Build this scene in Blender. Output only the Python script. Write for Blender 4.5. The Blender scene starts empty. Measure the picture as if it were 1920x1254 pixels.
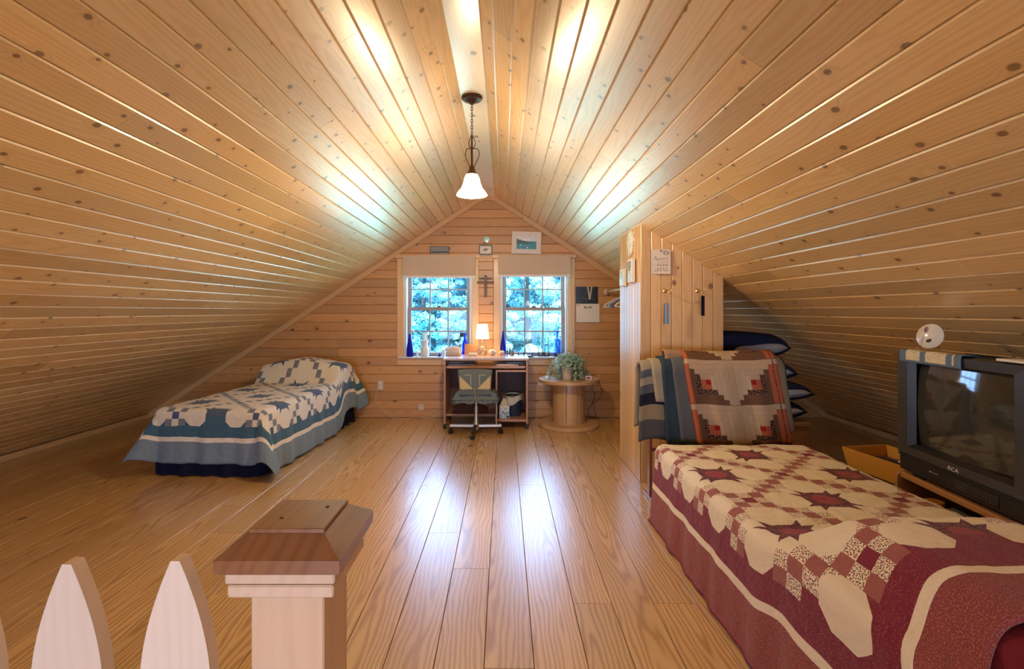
import bpy, math, random
import numpy as np
from mathutils import Vector, Matrix, noise as mnoise

random.seed(7)
S = bpy.context.scene
COL = S.collection
PI = math.pi

# ------------------------------------------------------------------ camera
F, VX, VY, H = 920.0, 945.0, 583.0, 1.31          # focal length / vanishing point in photo pixels, eye height
cam = bpy.data.cameras.new('camera')
cam.sensor_width = 36.0
cam.lens = F * 36.0 / 1920.0
cam.shift_x = (960 - VX) / 1920.0
cam.shift_y = -(627 - VY) / 1920.0
cam.clip_start = 0.02
cam.clip_end = 300
co = bpy.data.objects.new('camera', cam)
COL.objects.link(co)
co.location = (0, 0, H)
co.rotation_euler = (PI / 2, 0, 0)
S.camera = co


def P(px, py, Y):
    return Vector(((px - VX) / F * Y, Y, H - (py - VY) / F * Y))


# ------------------------------------------------------------------ world, sun, exposure
W = bpy.data.worlds.new('sky')
S.world = W
W.use_nodes = True
bg = W.node_tree.nodes['Background']
bg.inputs[0].default_value = (0.34, 0.58, 1.0, 1)
bg.inputs[1].default_value = 17.0

sun = bpy.data.lights.new('sun', 'SUN')
sun.energy = 60.0
sun.angle = math.radians(2)
sun.color = (1.0, 0.93, 0.82)
so = bpy.data.objects.new('sun', sun)
COL.objects.link(so)
so.rotation_euler = (math.radians(38), math.radians(30), 0)

S.view_settings.view_transform = 'Standard'
S.view_settings.look = 'None'
S.view_settings.gamma = 1
S.view_settings.exposure = 0.0
S.view_settings.use_curve_mapping = False
S.cycles.use_denoising = True
S.cycles.use_adaptive_sampling = True
S.cycles.adaptive_threshold = 0.04
S.cycles.adaptive_min_samples = 16
S.cycles.max_bounces = 8
S.cycles.diffuse_bounces = 4
S.cycles.glossy_bounces = 3
S.cycles.transmission_bounces = 8
S.cycles.transparent_max_bounces = 24
S.cycles.sample_clamp_indirect = 6.0
S.cycles.caustics_reflective = False
S.cycles.caustics_refractive = False

# room dimensions (metres)
XC, APEX, PITCH = -0.20, 2.785, 0.655
YB, YR = 6.03, -4.6                                # inner faces of the gable wall in view and of the one behind
HALF = APEX / PITCH
WIN = [(-1.228, -0.393), (-0.046, 0.786)]          # openings of the two windows
WZ0, WZ1 = 0.753, 1.875


def ceil_z(x):
    return APEX - PITCH * abs(x - XC)


def area(name, loc, rot, sx, sy, power, color, portal=False):
    l = bpy.data.lights.new(name, 'AREA')
    l.shape = 'RECTANGLE'
    l.size, l.size_y = sx, sy
    l.energy = power
    l.color = color
    if portal:
        l.cycles.is_portal = True
    o = bpy.data.objects.new(name, l)
    COL.objects.link(o)
    o.location = loc
    o.rotation_euler = rot
    return o


for (x0, x1) in WIN:
    area('window_portal', ((x0 + x1) / 2, YB + 0.16, (WZ0 + WZ1) / 2), (-PI / 2, 0, 0), x1 - x0, WZ1 - WZ0, 1, (1, 1, 1), True)
REARW = [(-2.15, -0.30), (-0.10, 1.75)]
RZ0, RZ1 = 0.35, 1.40
for (x0, x1) in REARW:
    area('window_portal', ((x0 + x1) / 2, YR - 0.16, (RZ0 + RZ1) / 2), (PI / 2, 0, 0), x1 - x0, RZ1 - RZ0, 1, (1, 1, 1), True)
# daylight entering by the pair of windows behind the camera
for (x0, x1) in REARW:
    area('rear_daylight', ((x0 + x1) / 2, YR + 0.02, (RZ0 + RZ1) / 2), (PI / 2, 0, 0), x1 - x0, RZ1 - RZ0, 18, (1.0, 0.95, 0.74))


# ------------------------------------------------------------------ node helpers
class E:
    """Arithmetic on shader sockets."""
    nt = None

    def __init__(s, v):
        s.v = v

    @staticmethod
    def m(op, *a, clamp=False):
        n = E.nt.nodes.new('ShaderNodeMath')
        n.operation = op
        n.use_clamp = clamp
        for i, x in enumerate(a):
            x = x.v if isinstance(x, E) else x
            if isinstance(x, (int, float)):
                n.inputs[i].default_value = x
            else:
                E.nt.links.new(x, n.inputs[i])
        return E(n.outputs[0])

    def __add__(s, o): return E.m('ADD', s, o)
    def __radd__(s, o): return E.m('ADD', o, s)
    def __sub__(s, o): return E.m('SUBTRACT', s, o)
    def __rsub__(s, o): return E.m('SUBTRACT', o, s)
    def __mul__(s, o): return E.m('MULTIPLY', s, o)
    def __rmul__(s, o): return E.m('MULTIPLY', o, s)
    def __truediv__(s, o): return E.m('DIVIDE', s, o)
    def __lt__(s, o): return E.m('LESS_THAN', s, o)
    def __gt__(s, o): return E.m('GREATER_THAN', s, o)
    def __and__(s, o): return E.m('MULTIPLY', s, o)
    def __or__(s, o): return E.m('MAXIMUM', s, o)
    def __neg__(s): return E.m('MULTIPLY', s, -1.0)
    def __abs__(s): return E.m('ABSOLUTE', s)


def eabs(a): return E.m('ABSOLUTE', a)
def emax(a, b): return E.m('MAXIMUM', a, b)
def emin(a, b): return E.m('MINIMUM', a, b)
def emod(a, b): return E.m('FLOORED_MODULO', a, b)
def efloor(a): return E.m('FLOOR', a)
def enot(a): return E.m('SUBTRACT', 1.0, a)
def esin(a): return E.m('SINE', a)
def epow(a, b): return E.m('POWER', a, b)
def esqrt(a): return E.m('SQRT', a)
def esat(a): return E.m('ADD', a, 0.0, clamp=True)
def estep(a, lo, hi): return E.m('MULTIPLY', a - lo, 1.0 / (hi - lo), clamp=True)
def ehash(a, b=0.0): return E.m('FRACT', esin(a * 12.9898 + (b * 78.233 if isinstance(b, E) else b)) * 437.5453)


def col(c):
    n = E.nt.nodes.new('ShaderNodeRGB')
    n.outputs[0].default_value = (*c, 1)
    return n.outputs[0]


def cmix(a, b, f, mode='MIX'):
    n = E.nt.nodes.new('ShaderNodeMix')
    n.data_type = 'RGBA'
    n.blend_type = mode
    for k, x in ((6, a), (7, b)):
        if isinstance(x, tuple):
            n.inputs[k].default_value = (*x, 1)
        else:
            E.nt.links.new(x, n.inputs[k])
    f = f.v if isinstance(f, E) else f
    if isinstance(f, (int, float)):
        n.inputs[0].default_value = f
    else:
        E.nt.links.new(f, n.inputs[0])
    return n.outputs[2]


def xyz(sock):
    n = E.nt.nodes.new('ShaderNodeSeparateXYZ')
    E.nt.links.new(sock, n.inputs[0])
    return E(n.outputs[0]), E(n.outputs[1]), E(n.outputs[2])


def vec(x, y, z=0.0):
    n = E.nt.nodes.new('ShaderNodeCombineXYZ')
    for i, a in enumerate((x, y, z)):
        a = a.v if isinstance(a, E) else a
        if isinstance(a, (int, float)):
            n.inputs[i].default_value = a
        else:
            E.nt.links.new(a, n.inputs[i])
    return n.outputs[0]


def enoise(v, scale=1.0, detail=2.0, rough=0.5, dim='3D'):
    n = E.nt.nodes.new('ShaderNodeTexNoise')
    n.noise_dimensions = dim
    n.inputs['Scale'].default_value = scale
    n.inputs['Detail'].default_value = detail
    n.inputs['Roughness'].default_value = rough
    E.nt.links.new(v, n.inputs['Vector'])
    return E(n.outputs[0])


def evor(v, scale=1.0, rnd=1.0, dim='3D'):
    n = E.nt.nodes.new('ShaderNodeTexVoronoi')
    n.voronoi_dimensions = dim
    n.inputs['Scale'].default_value = scale
    n.inputs['Randomness'].default_value = rnd
    E.nt.links.new(v, n.inputs['Vector'])
    s = E.nt.nodes.new('ShaderNodeSeparateColor')
    E.nt.links.new(n.outputs['Color'], s.inputs[0])
    return E(n.outputs['Distance']), E(s.outputs[0]), E(s.outputs[1])


def coord(kind):
    n = E.nt.nodes.new('ShaderNodeTexCoord')
    return n.outputs[kind]


def new_mat(name, rough=0.5, spec=0.5, metal=0.0):
    m = bpy.data.materials.new(name)
    m.use_nodes = True
    E.nt = m.node_tree
    b = m.node_tree.nodes['Principled BSDF']
    b.inputs['Roughness'].default_value = rough
    b.inputs['Specular IOR Level'].default_value = spec
    b.inputs['Metallic'].default_value = metal
    return m, b


def set_col(b, sock):
    E.nt.links.new(sock, b.inputs['Base Color'])


def set_bump(b, h, strength=0.3, dist=0.01):
    n = E.nt.nodes.new('ShaderNodeBump')
    n.inputs['Strength'].default_value = strength
    n.inputs['Distance'].default_value = dist
    E.nt.links.new(h.v, n.inputs['Height'])
    E.nt.links.new(n.outputs[0], b.inputs['Normal'])


def plain(name, c, rough=0.5, spec=0.5, metal=0.0, var=0.08, scale=30.0, emit=None, bump=0.0):
    m, b = new_mat(name, rough, spec, metal)
    o = coord('Object')
    n = enoise(o, scale, 3.0)
    k = (n - 0.5) * (2 * var) + 1.0
    set_col(b, cmix(col(c), vec(k, k, k), 1.0, 'MULTIPLY'))
    if bump:
        set_bump(b, enoise(o, scale * 3, 3.0), bump, 0.004)
    if emit:
        b.inputs['Emission Color'].default_value = (*emit[0], 1)
        b.inputs['Emission Strength'].default_value = emit[1]
    return m


def wood(name, light, dark, width=0.1, ring=0.011, contrast=0.6, knots=0.5, kscale=4.5, rough=0.35, coat=0.0, coat_rough=0.2, var=0.16, spec=0.5, knot_col=(0.075, 0.028, 0.012), hue=0.0):
    """Plain-sawn softwood: board lies along local Y, width along X."""
    m, b = new_mat(name, rough, spec)
    x, y, z = xyz(coord('Object'))
    oi = E.nt.nodes.new('ShaderNodeObjectInfo')
    r1 = E(oi.outputs['Random'])
    r2 = ehash(r1 * 7.31 + 0.13)
    r3 = ehash(r1 * 3.77 + 0.57)
    yy = y + r1 * 57.0
    xx = x + r2 * 13.0
    # knots
    kd, kc, kc2 = evor(vec(xx, yy * 0.8 + r3 * 9.0), kscale, 1.0, '2D')
    present = kc < knots
    krad = kc2 * 0.065 + 0.030
    kn = enot(estep(kd / krad, 0.7, 1.1)) & present
    kring = (1.0 - estep(kd / krad, 0.0, 3.2)) & present
    # growth rings around a pith that wanders under the face
    wander = enoise(vec(r1 * 31.0, yy * 0.55), 1.0, 1.0, 0.5, '2D')
    depth = wander * 0.16 - 0.045
    cx = (r2 - 0.5) * (width * 1.3) + width * 0.5
    wob = (enoise(vec(xx * 9.0, yy * 1.6), 1.0, 2.0, 0.5, '2D') - 0.5) * (ring * 3.4)
    dx = x - cx
    rad = esqrt(dx * dx + depth * depth) + wob + kring * (ring * 1.6) + z * 0.35
    g = esin(rad * (2 * PI / ring)) * 0.5 + 0.5
    g = epow(g, 1.6)
    fib = enoise(vec(xx * 160.0, yy * 4.0), 1.0, 1.0, 0.5, '2D')
    t = esat(g * contrast + (fib - 0.5) * 0.35)
    c = cmix(light, dark, t)
    stain = enoise(vec(xx * 3.0, yy * 0.7), 1.0, 1.0, 0.5, '2D')
    c = cmix(c, dark, estep(stain, 0.52, 0.85) * 0.35)
    c = cmix(c, knot_col, kn * 0.95)
    c = cmix(c, dark, kring * 0.35)
    k = (r3 - 0.5) * (2 * var) + 1.0
    c = cmix(c, vec(k, k * ((r2 - 0.5) * 0.06 + 1.0), k * ((r2 - 0.5) * 0.16 + 1.0)), 1.0, 'MULTIPLY')
    set_col(b, c)
    rr = fib * 0.08 + (rough - 0.04)
    E.nt.links.new(rr.v, b.inputs['Roughness'])
    b.inputs['Coat Weight'].default_value = coat
    b.inputs['Coat Roughness'].default_value = coat_rough
    set_bump(b, enoise(vec(xx * 6.0, yy * 1.3), 1.0, 1.0, 0.5, '2D'), 0.25, 0.005)
    return m


# ------------------------------------------------------------------ mesh helpers
def tag(o, label=None, cat=None, group=None, kind=None):
    if label: o['label'] = label
    if cat: o['category'] = cat
    if group: o['group'] = group
    if kind: o['kind'] = kind
    return o


def thing(name, label, cat, loc=(0, 0, 0), rz=0.0, group=None):
    o = bpy.data.objects.new(name, None)
    COL.objects.link(o)
    o.empty_display_size = 0.05
    o.location = loc
    o.rotation_euler = (0, 0, rz)
    return tag(o, label, cat, group)


def link(name, me, mat, parent=None, loc=None, rz=0.0):
    o = bpy.data.objects.new(name, me)
    COL.objects.link(o)
    if mat is not None and not me.materials:
        me.materials.append(mat)
    if parent is not None:
        o.parent = parent
    if loc is not None:
        o.location = loc
    if rz:
        o.rotation_euler = (0, 0, rz)
    return o


class MB:
    def __init__(s):
        s.v, s.f, s.uv = [], [], None

    def add(s, vs, fs, M=None):
        n = len(s.v)
        s.v += [tuple(M @ Vector(p)) if M is not None else tuple(p) for p in vs]
        s.f += [tuple(i + n for i in f) for f in fs]
        return s

    def box(s, x0, x1, y0, y1, z0, z1, b=0.0, M=None):
        if b <= 0:
            vs = [(x, y, z) for z in (z0, z1) for y in (y0, y1) for x in (x0, x1)]
            return s.add(vs, [(0, 2, 3, 1), (4, 5, 7, 6), (0, 1, 5, 4), (2, 6, 7, 3), (0, 4, 6, 2), (1, 3, 7, 5)], M)
        b = min(b, (x1 - x0) * .49, (y1 - y0) * .49, (z1 - z0) * .49)
        c = ((x0 + x1) / 2, (y0 + y1) / 2, (z0 + z1) / 2)
        h = ((x1 - x0) / 2, (y1 - y0) / 2, (z1 - z0) / 2)
        vs, idx = [], {}
        for sx in (-1, 1):
            for sy in (-1, 1):
                for sz in (-1, 1):
                    sg = (sx, sy, sz)
                    for a in range(3):
                        p = [c[k] + sg[k] * (h[k] - (0 if k == a else b)) for k in range(3)]
                        idx[sg, a] = len(vs)
                        vs.append(tuple(p))
        fs = []
        for a in range(3):
            o1, o2 = (a + 1) % 3, (a + 2) % 3
            for sa in (-1, 1):
                q = []
                for (s1, s2) in ((-1, -1), (1, -1), (1, 1), (-1, 1)):
                    sg = [0, 0, 0]
                    sg[a], sg[o1], sg[o2] = sa, s1, s2
                    q.append(idx[tuple(sg), a])
                fs.append(tuple(q if sa > 0 else q[::-1]))
            for s1 in (-1, 1):                      # edges along axis a
                for s2 in (-1, 1):
                    def k(t, ax):
                        sg = [0, 0, 0]
                        sg[a], sg[o1], sg[o2] = t, s1, s2
                        return idx[tuple(sg), ax]
                    q = (k(-1, o1), k(1, o1), k(1, o2), k(-1, o2))
                    fs.append(q if s1 * s2 < 0 else q[::-1])
        for sx in (-1, 1):
            for sy in (-1, 1):
                for sz in (-1, 1):
                    q = tuple(idx[(sx, sy, sz), a] for a in range(3))
                    fs.append(q if sx * sy * sz > 0 else q[::-1])
        return s.add(vs, fs, M)

    def lathe(s, prof, seg=24, M=None, cap=True, a0=0.0, a1=2 * PI):
        full = abs(a1 - a0 - 2 * PI) < 1e-6
        n = seg if full else seg + 1
        vs = []
        for (r, z) in prof:
            for i in range(n):
                t = a0 + (a1 - a0) * i / seg
                vs.append((r * math.cos(t), r * math.sin(t), z))
        fs = []
        for j in range(len(prof) - 1):
            for i in range(seg):
                i2 = (i + 1) % n
                fs.append((j * n + i, j * n + i2, (j + 1) * n + i2, (j + 1) * n + i))
        if cap and full:
            if prof[0][0] > 1e-5: fs.append(tuple(range(n))[::-1])
            if prof[-1][0] > 1e-5: fs.append(tuple((len(prof) - 1) * n + i for i in range(n)))
        return s.add(vs, fs, M)

    def tube(s, pts, r, seg=8, cap=True, closed=False):
        pts = [Vector(p) for p in pts]
        N = len(pts)
        rs = r if isinstance(r, (list, tuple)) else [r] * N
        prev = None
        vs = []
        for i, p in enumerate(pts):
            if closed:
                t = (pts[(i + 1) % N] - pts[i - 1]).normalized()
            else:
                t = (pts[min(i + 1, N - 1)] - pts[max(i - 1, 0)]).normalized()
            if prev is None:
                a = Vector((0, 0, 1)) if abs(t.z) < .9 else Vector((1, 0, 0))
                prev = (a - t * a.dot(t)).normalized()
            else:
                prev = (prev - t * prev.dot(t)).normalized()
            q = t.cross(prev)
            for k in range(seg):
                th = 2 * PI * k / seg
                vs.append(tuple(p + (prev * math.cos(th) + q * math.sin(th)) * rs[i]))
        fs = []
        for i in range(N if closed else N - 1):
            i2 = (i + 1) % N
            for k in range(seg):
                k2 = (k + 1) % seg
                fs.append((i * seg + k, i * seg + k2, i2 * seg + k2, i2 * seg + k))
        if cap and not closed:
            fs.append(tuple(range(seg))[::-1])
            fs.append(tuple((N - 1) * seg + k for k in range(seg)))
        return s.add(vs, fs)

    def prism(s, poly, t0, t1, M=None):
        """poly in local XY, extruded along Z from t0 to t1."""
        n = len(poly)
        vs = [(x, y, t0) for x, y in poly] + [(x, y, t1) for x, y in poly]
        fs = [tuple(range(n))[::-1], tuple(range(n, 2 * n))]
        fs += [(i, (i + 1) % n, n + (i + 1) % n, n + i) for i in range(n)]
        return s.add(vs, fs, M)

    def grid(s, fn, nu, nv, M=None):
        vs = [fn(i / nu, j / nv) for j in range(nv + 1) for i in range(nu + 1)]
        fs = [(j * (nu + 1) + i, j * (nu + 1) + i + 1, (j + 1) * (nu + 1) + i + 1, (j + 1) * (nu + 1) + i) for j in range(nv) for i in range(nu)]
        return s.add(vs, fs, M)

    def mesh(s, name, smooth=True, angle=35):
        me = bpy.data.meshes.new(name)
        me.from_pydata(s.v, [], s.f)
        me.update()
        if smooth:
            me.polygons.foreach_set('use_smooth', [True] * len(me.polygons))
            me.set_sharp_from_angle(angle=math.radians(angle))
        return me

    def build(s, name, mat, parent=None, smooth=True, angle=35, loc=None, rz=0.0):
        return link(name, s.mesh(name, smooth, angle), mat, parent, loc, rz)


def T(x=0, y=0, z=0): return Matrix.Translation((x, y, z))
def R(a, ax): return Matrix.Rotation(a, 4, ax)


def arc(cx, cy, r, a0, a1, n, plane='xz', o=0.0):
    out = []
    for i in range(n + 1):
        t = a0 + (a1 - a0) * i / n
        u, v = cx + r * math.cos(t), cy + r * math.sin(t)
        out.append((u, o, v) if plane == 'xz' else (u, v, o) if plane == 'xy' else (o, u, v))
    return out


def bez(pts, n=24):
    """Catmull-Rom through points."""
    pts = [Vector(p) for p in pts]
    out = []
    for i in range(len(pts) - 1):
        p0, p1, p2, p3 = pts[max(i - 1, 0)], pts[i], pts[i + 1], pts[min(i + 2, len(pts) - 1)]
        k = max(2, n // (len(pts) - 1))
        for j in range(k):
            t = j / k
            out.append(0.5 * ((2 * p1) + (p2 - p0) * t + (2 * p0 - 5 * p1 + 4 * p2 - p3) * t * t + (3 * p1 - p0 - 3 * p2 + p3) * t ** 3))
    out.append(pts[-1])
    return out


# ------------------------------------------------------------------ materials of the room
M_CEIL = wood('ceiling_pine', (0.735, 0.500, 0.225), (0.575, 0.33, 0.11), 0.107, 0.016, 0.42, 0.85, 6.5, rough=0.40, coat=0.9, coat_rough=0.28)
M_WALL = wood('wall_pine', (0.57, 0.295, 0.105), (0.43, 0.19, 0.055), 0.107, 0.016, 0.4, 0.45, 4.5, rough=0.42, coat=0.15, coat_rough=0.3)
M_FLOOR = wood('floor_pine', (0.65, 0.412, 0.165), (0.40, 0.195, 0.055), 0.184, 0.019, 0.85, 0.04, 3.0, rough=0.34, coat=1.0, coat_rough=0.27, var=0.10)
M_PART = wood('partition_pine', (0.68, 0.42, 0.18), (0.54, 0.28, 0.10), 0.08, 0.02, 0.35, 0.4, 4.5, rough=0.36, coat=0.4, coat_rough=0.25)
M_TRIM = wood('trim_pine', (0.68, 0.43, 0.20), (0.54, 0.30, 0.11), 0.08, 0.018, 0.35, 0.25, 3.5, rough=0.4, coat=0.2)
M_RIDGE = wood('ridge_pine', (0.84, 0.76, 0.60), (0.74, 0.62, 0.44), 0.17, 0.02, 0.3, 0.5, 4.0, rough=0.3, coat=0.6, coat_rough=0.2)
M_GAP = plain('dark_gap', (0.10, 0.045, 0.018), 0.9, 0.1)
M_OUT = plain('outer_siding', (0.35, 0.26, 0.18), 0.8, 0.2)

# ------------------------------------------------------------------ boards
_cache = {}


def board(name, parent, origin, u, v, n, w, L, t, bev, mat, f0=None, f1=None, key=None):
    """A board: width along u, length along v, face towards n. f0/f1 give slanted ends as functions of the width coordinate."""
    prof = [(0.0, -t), (0.0, -bev), (bev, 0.0), (w - bev, 0.0), (w, -bev), (w, -t)]
    kk = (round(w, 4), round(L, 3), t, bev, mat.name) if f0 is None and f1 is None else None
    me = _cache.get(kk) if kk else None
    if me is None:
        vs = []
        for (a, d) in prof:
            vs.append((a, f0(a) if f0 else 0.0, d))
        for (a, d) in prof:
            vs.append((a, f1(a) if f1 else L, d))
        k = len(prof)
        fs = [(i, i + 1, k + i + 1, k + i) for i in range(k - 1)] + [tuple(range(k))[::-1], tuple(range(k, 2 * k))]
        # orient outward (+z local)
        fs = [f[::-1] for f in fs[:k - 1]] + [tuple(range(k)), tuple(range(k, 2 * k))[::-1]]
        me = bpy.data.meshes.new(name)
        me.from_pydata(vs, [], fs)
        me.materials.append(mat)
        me.update()
        if kk: _cache[kk] = me
    o = bpy.data.objects.new(name, me)
    COL.objects.link(o)
    o.parent = parent
    u, v, n = Vector(u), Vector(v), Vector(n)
    Mx = Matrix(((u.x, v.x, n.x, origin[0]), (u.y, v.y, n.y, origin[1]), (u.z, v.z, n.z, origin[2]), (0, 0, 0, 1)))
    o.matrix_world = Mx
    return o


# floor ---------------------------------------------------------------
fb = MB().box(XC - HALF - .35, XC + HALF + .35, YR - .2, YB + .2, -0.25, -0.022)
floor = fb.build('floor', M_GAP, smooth=False)
tag(floor, 'wide-plank varnished pine attic floor', kind='structure')
rng = random.Random(3)
FWID = 0.186
x = XC - HALF - 0.06
while x < XC + HALF + 0.05:
    cuts = [YR]
    y = YR + rng.uniform(1.2, 3.6)
    while y < YB - 0.9:
        cuts.append(round(y, 1))
        y += rng.uniform(2.2, 4.2)
    cuts.append(YB)
    w = FWID * rng.choice([0.93, 1.0, 1.0, 1.07])
    for a, b_ in zip(cuts, cuts[1:]):
        board('floor_plank', floor, (x + 0.001, a + 0.001, 0.0 - rng.uniform(0, 0.0008)), (1, 0, 0), (0, 1, 0), (0, 0, 1), w - 0.0025, b_ - a - 0.0025, 0.022, 0.0012, M_FLOOR)
    x += w

# ceiling -------------------------------------------------------------
nrm = math.sqrt(1 + PITCH * PITCH)
cm = MB()
TH = 0.05
for sgn in (-1, 1):
    ex = XC + sgn * (HALF + 0.33)
    ez = APEX - PITCH * (HALF + 0.33)
    n_ = Vector((sgn * PITCH, 0, 1)) / nrm
    a = Vector((XC, 0, APEX)) + n_ * 0.02
    b_ = Vector((ex, 0, ez)) + n_ * 0.02
    up = n_ * 0.16
    q = [a, b_, b_ + up, a + up]
    vs = [(p.x, yy, p.z) for yy in (YR - .25, YB + .25) for p in q]
    cm.add(vs, [(0, 1, 2, 3), (7, 6, 5, 4), (0, 4, 5, 1), (1, 5, 6, 2), (2, 6, 7, 3), (3, 7, 4, 0)])
ceiling = cm.build('ceiling', M_GAP, smooth=False)
tag(ceiling, 'steep attic ceiling of varnished knotty pine boards', kind='structure')
BW = 0.1075
RIDGE_HALF = 0.085
for sgn in (-1, 1):
    rng = random.Random(11 + sgn)
    d = Vector((sgn, 0, -PITCH)) / nrm            # down the slope
    nin = Vector((-sgn * PITCH, 0, -1)) / nrm     # into the room
    s = RIDGE_HALF * nrm - 0.03
    while s < HALF * nrm + 0.02:
        cuts = [YR]
        y = YR + rng.uniform(1.0, 3.5)
        while y < YB - 0.5:
            cuts.append(round(y, 1))
            y += rng.uniform(2.3, 4.4)
        cuts.append(YB)
        org = Vector((XC, 0, APEX)) + d * s
        for a, b_ in zip(cuts, cuts[1:]):
            if sgn > 0:
                board('ceiling_board', ceiling, (org.x, b_ - 0.0008, org.z), d, (0, -1, 0), nin, BW - 0.0012, b_ - a - 0.0016, 0.018, 0.006, M_CEIL)
            else:
                board('ceiling_board', ceiling, (org.x, a + 0.0008, org.z), d, (0, 1, 0), nin, BW - 0.0012, b_ - a - 0.0016, 0.018, 0.006, M_CEIL)
        s += BW
# flat ridge board
rz_ = APEX - PITCH * RIDGE_HALF
rbm = MB().box(0, 2 * RIDGE_HALF, 0, YB - YR, 0, 0.02, 0.003)
rb = rbm.build('ridge_board', M_RIDGE, ceiling, smooth=False, loc=(XC - RIDGE_HALF, YR, rz_ - 0.008))
tag(rb, 'pale flat board along the ridge')


# gable wall in view ------------------------------------------------------
def wall_sheet(name, y0, y1, holes, mat):
    """Gable triangle with rectangular holes as columns of prisms."""
    m = MB()
    xs = sorted({XC - HALF - .3, XC + HALF + .3, XC} | {v for h in holes for v in h[:2]})
    for a, b_ in zip(xs, xs[1:]):
        mid = (a + b_) / 2
        bands = [(-0.02, None)]
        for (hx0, hx1, hz0, hz1) in holes:
            if hx0 < mid < hx1:
                bands = [(-0.02, hz0), (hz1, None)]
        for (z0, z1) in bands:
            za = z1 if z1 is not None else max(ceil_z(a) + .1, z0 + .001)
            zb = z1 if z1 is not None else max(ceil_z(b_) + .1, z0 + .001)
            vs = [(a, y0, z0), (b_, y0, z0), (b_, y0, zb), (a, y0, za), (a, y1, z0), (b_, y1, z0), (b_, y1, zb), (a, y1, za)]
            m.add(vs, [(0, 1, 2, 3), (7, 6, 5, 4), (0, 4, 5, 1), (1, 5, 6, 2), (2, 6, 7, 3), (3, 7, 4, 0)])
    return m.build(name, mat, smooth=False)


holes = [(a, b_, WZ0, WZ1) for a, b_ in WIN]
wall_back = wall_sheet('wall_back', YB + 0.02, YB + 0.20, holes, M_OUT)
tag(wall_back, 'gable wall of horizontal knotty pine boards around two windows', kind='structure')
RH = 0.1067
z = 1.813 - RH * 17
TRX = [(-1.30, -0.316), (-0.134, 0.861)]        # spans the casings cover
TRZ = (0.66, 1.99)
rng = random.Random(5)
zmin = 0.0
while z < APEX - 0.02:
    z0, z1 = max(z, 0.0), z + RH
    if z1 <= 0.01:
        z += RH
        continue

    def wb(za, zb, xa, xb, beva):
        """horizontal board from height za to zb, xa/xb None = clipped by the roof"""
        h = zb - za
        if h < 0.012: return
        def f0(a_):
            return (XC - (APEX - (za + a_)) / PITCH) if xa is None else xa
        def f1(a_):
            return (XC + (APEX - (za + a_)) / PITCH) if xb is None else xb
        o0, o1 = f0(0), f1(0)
        if o1 - o0 < 0.03: return
        # local: width up, length along x
        board('wall_board', wall_back, (o0, YB, za), (0, 0, 1), (1, 0, 0), (0, -1, 0), h - 0.0012, 0, 0.018, beva,
              M_WALL, lambda a_: max(f0(a_), -99) - o0, lambda a_: max(f1(a_), f0(a_) + .002) - o0)

    segs = []
    if z1 <= TRZ[0] or z0 >= TRZ[1]:
        segs = [(z0, z1, None, None)]
    else:
        for (xa, xb) in [(None, TRX[0][0]), (TRX[0][1], TRX[1][0]), (TRX[1][1], None)]:
            segs.append((z0, z1, xa, xb))
        for (xa, xb) in TRX:
            if z0 < TRZ[0]: segs.append((z0, TRZ[0], xa, xb))
            if z1 > TRZ[1]: segs.append((TRZ[1], z1, xa, xb))
    for (za, zb, xa, xb) in segs:
        # butt joints in the long outer runs
        lo = XC - (APEX - za) / PITCH if xa is None else xa
        hi = XC + (APEX - za) / PITCH if xb is None else xb
        if hi - lo > 1.6 and za < 1.6:
            j = rng.uniform(lo + 0.7, hi - 0.7)
            wb(za, zb, xa, j - 0.0006, 0.005)
            wb(za, zb, j + 0.0006, xb, 0.005)
        else:
            wb(za, zb, xa, xb, 0.005)
    z += RH

# rear gable (behind the camera)
wall_front = wall_sheet('wall_front', YR - 0.2, YR, [(a, b_, RZ0, RZ1) for a, b_ in REARW], M_WALL)
tag(wall_front, 'pine gable wall behind the railing', kind='structure')

# sloped and floor trims
tn = 0
for sgn in (-1, 1):
    d = Vector((sgn, 0, -PITCH)) / nrm
    nin = Vector((-sgn * PITCH, 0, -1)) / nrm
    tn += 1
    Mx = Matrix(((nin.x, d.x, 0, XC), (0, 0, -1, YB), (nin.z, d.z, 0, APEX), (0, 0, 0, 1)))
    me = MB().box(0.0, 0.062, 0.06, HALF * nrm - 0.06, 0, 0.02, 0.003).mesh('trim', False)
    me.transform(Matrix.Identity(4))
    o = link('trim_%d' % tn, me, M_TRIM)
    o.matrix_world = Mx
    tag(o, 'pine strip following the %s roof slope along the gable wall' % ('left' if sgn < 0 else 'right'), kind='structure')
for sgn in (-1, 1):
    tn += 1
    ex = XC + sgn * (HALF - 0.10)
    o = link('trim_%d' % tn, MB().box(-0.012, 0.012, 0, YB - YR, 0, 0.055, 0.003).mesh('trim', False), M_TRIM)
    o.location = (ex, YR, 0.0)
    tag(o, 'low pine strip where the %s roof slope meets the floor' % ('left' if sgn < 0 else 'right'), kind='structure')

# ------------------------------------------------------------------ windows
M_SASH = plain('sash_grey_brown', (0.30, 0.24, 0.20), 0.45, 0.4, var=0.1)
M_JAMB = plain('jamb_white', (0.72, 0.74, 0.80), 0.4, 0.4, var=0.04)
M_LATCH = plain('latch_bronze', (0.10, 0.08, 0.06), 0.4, 0.5, 0.6)


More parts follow.
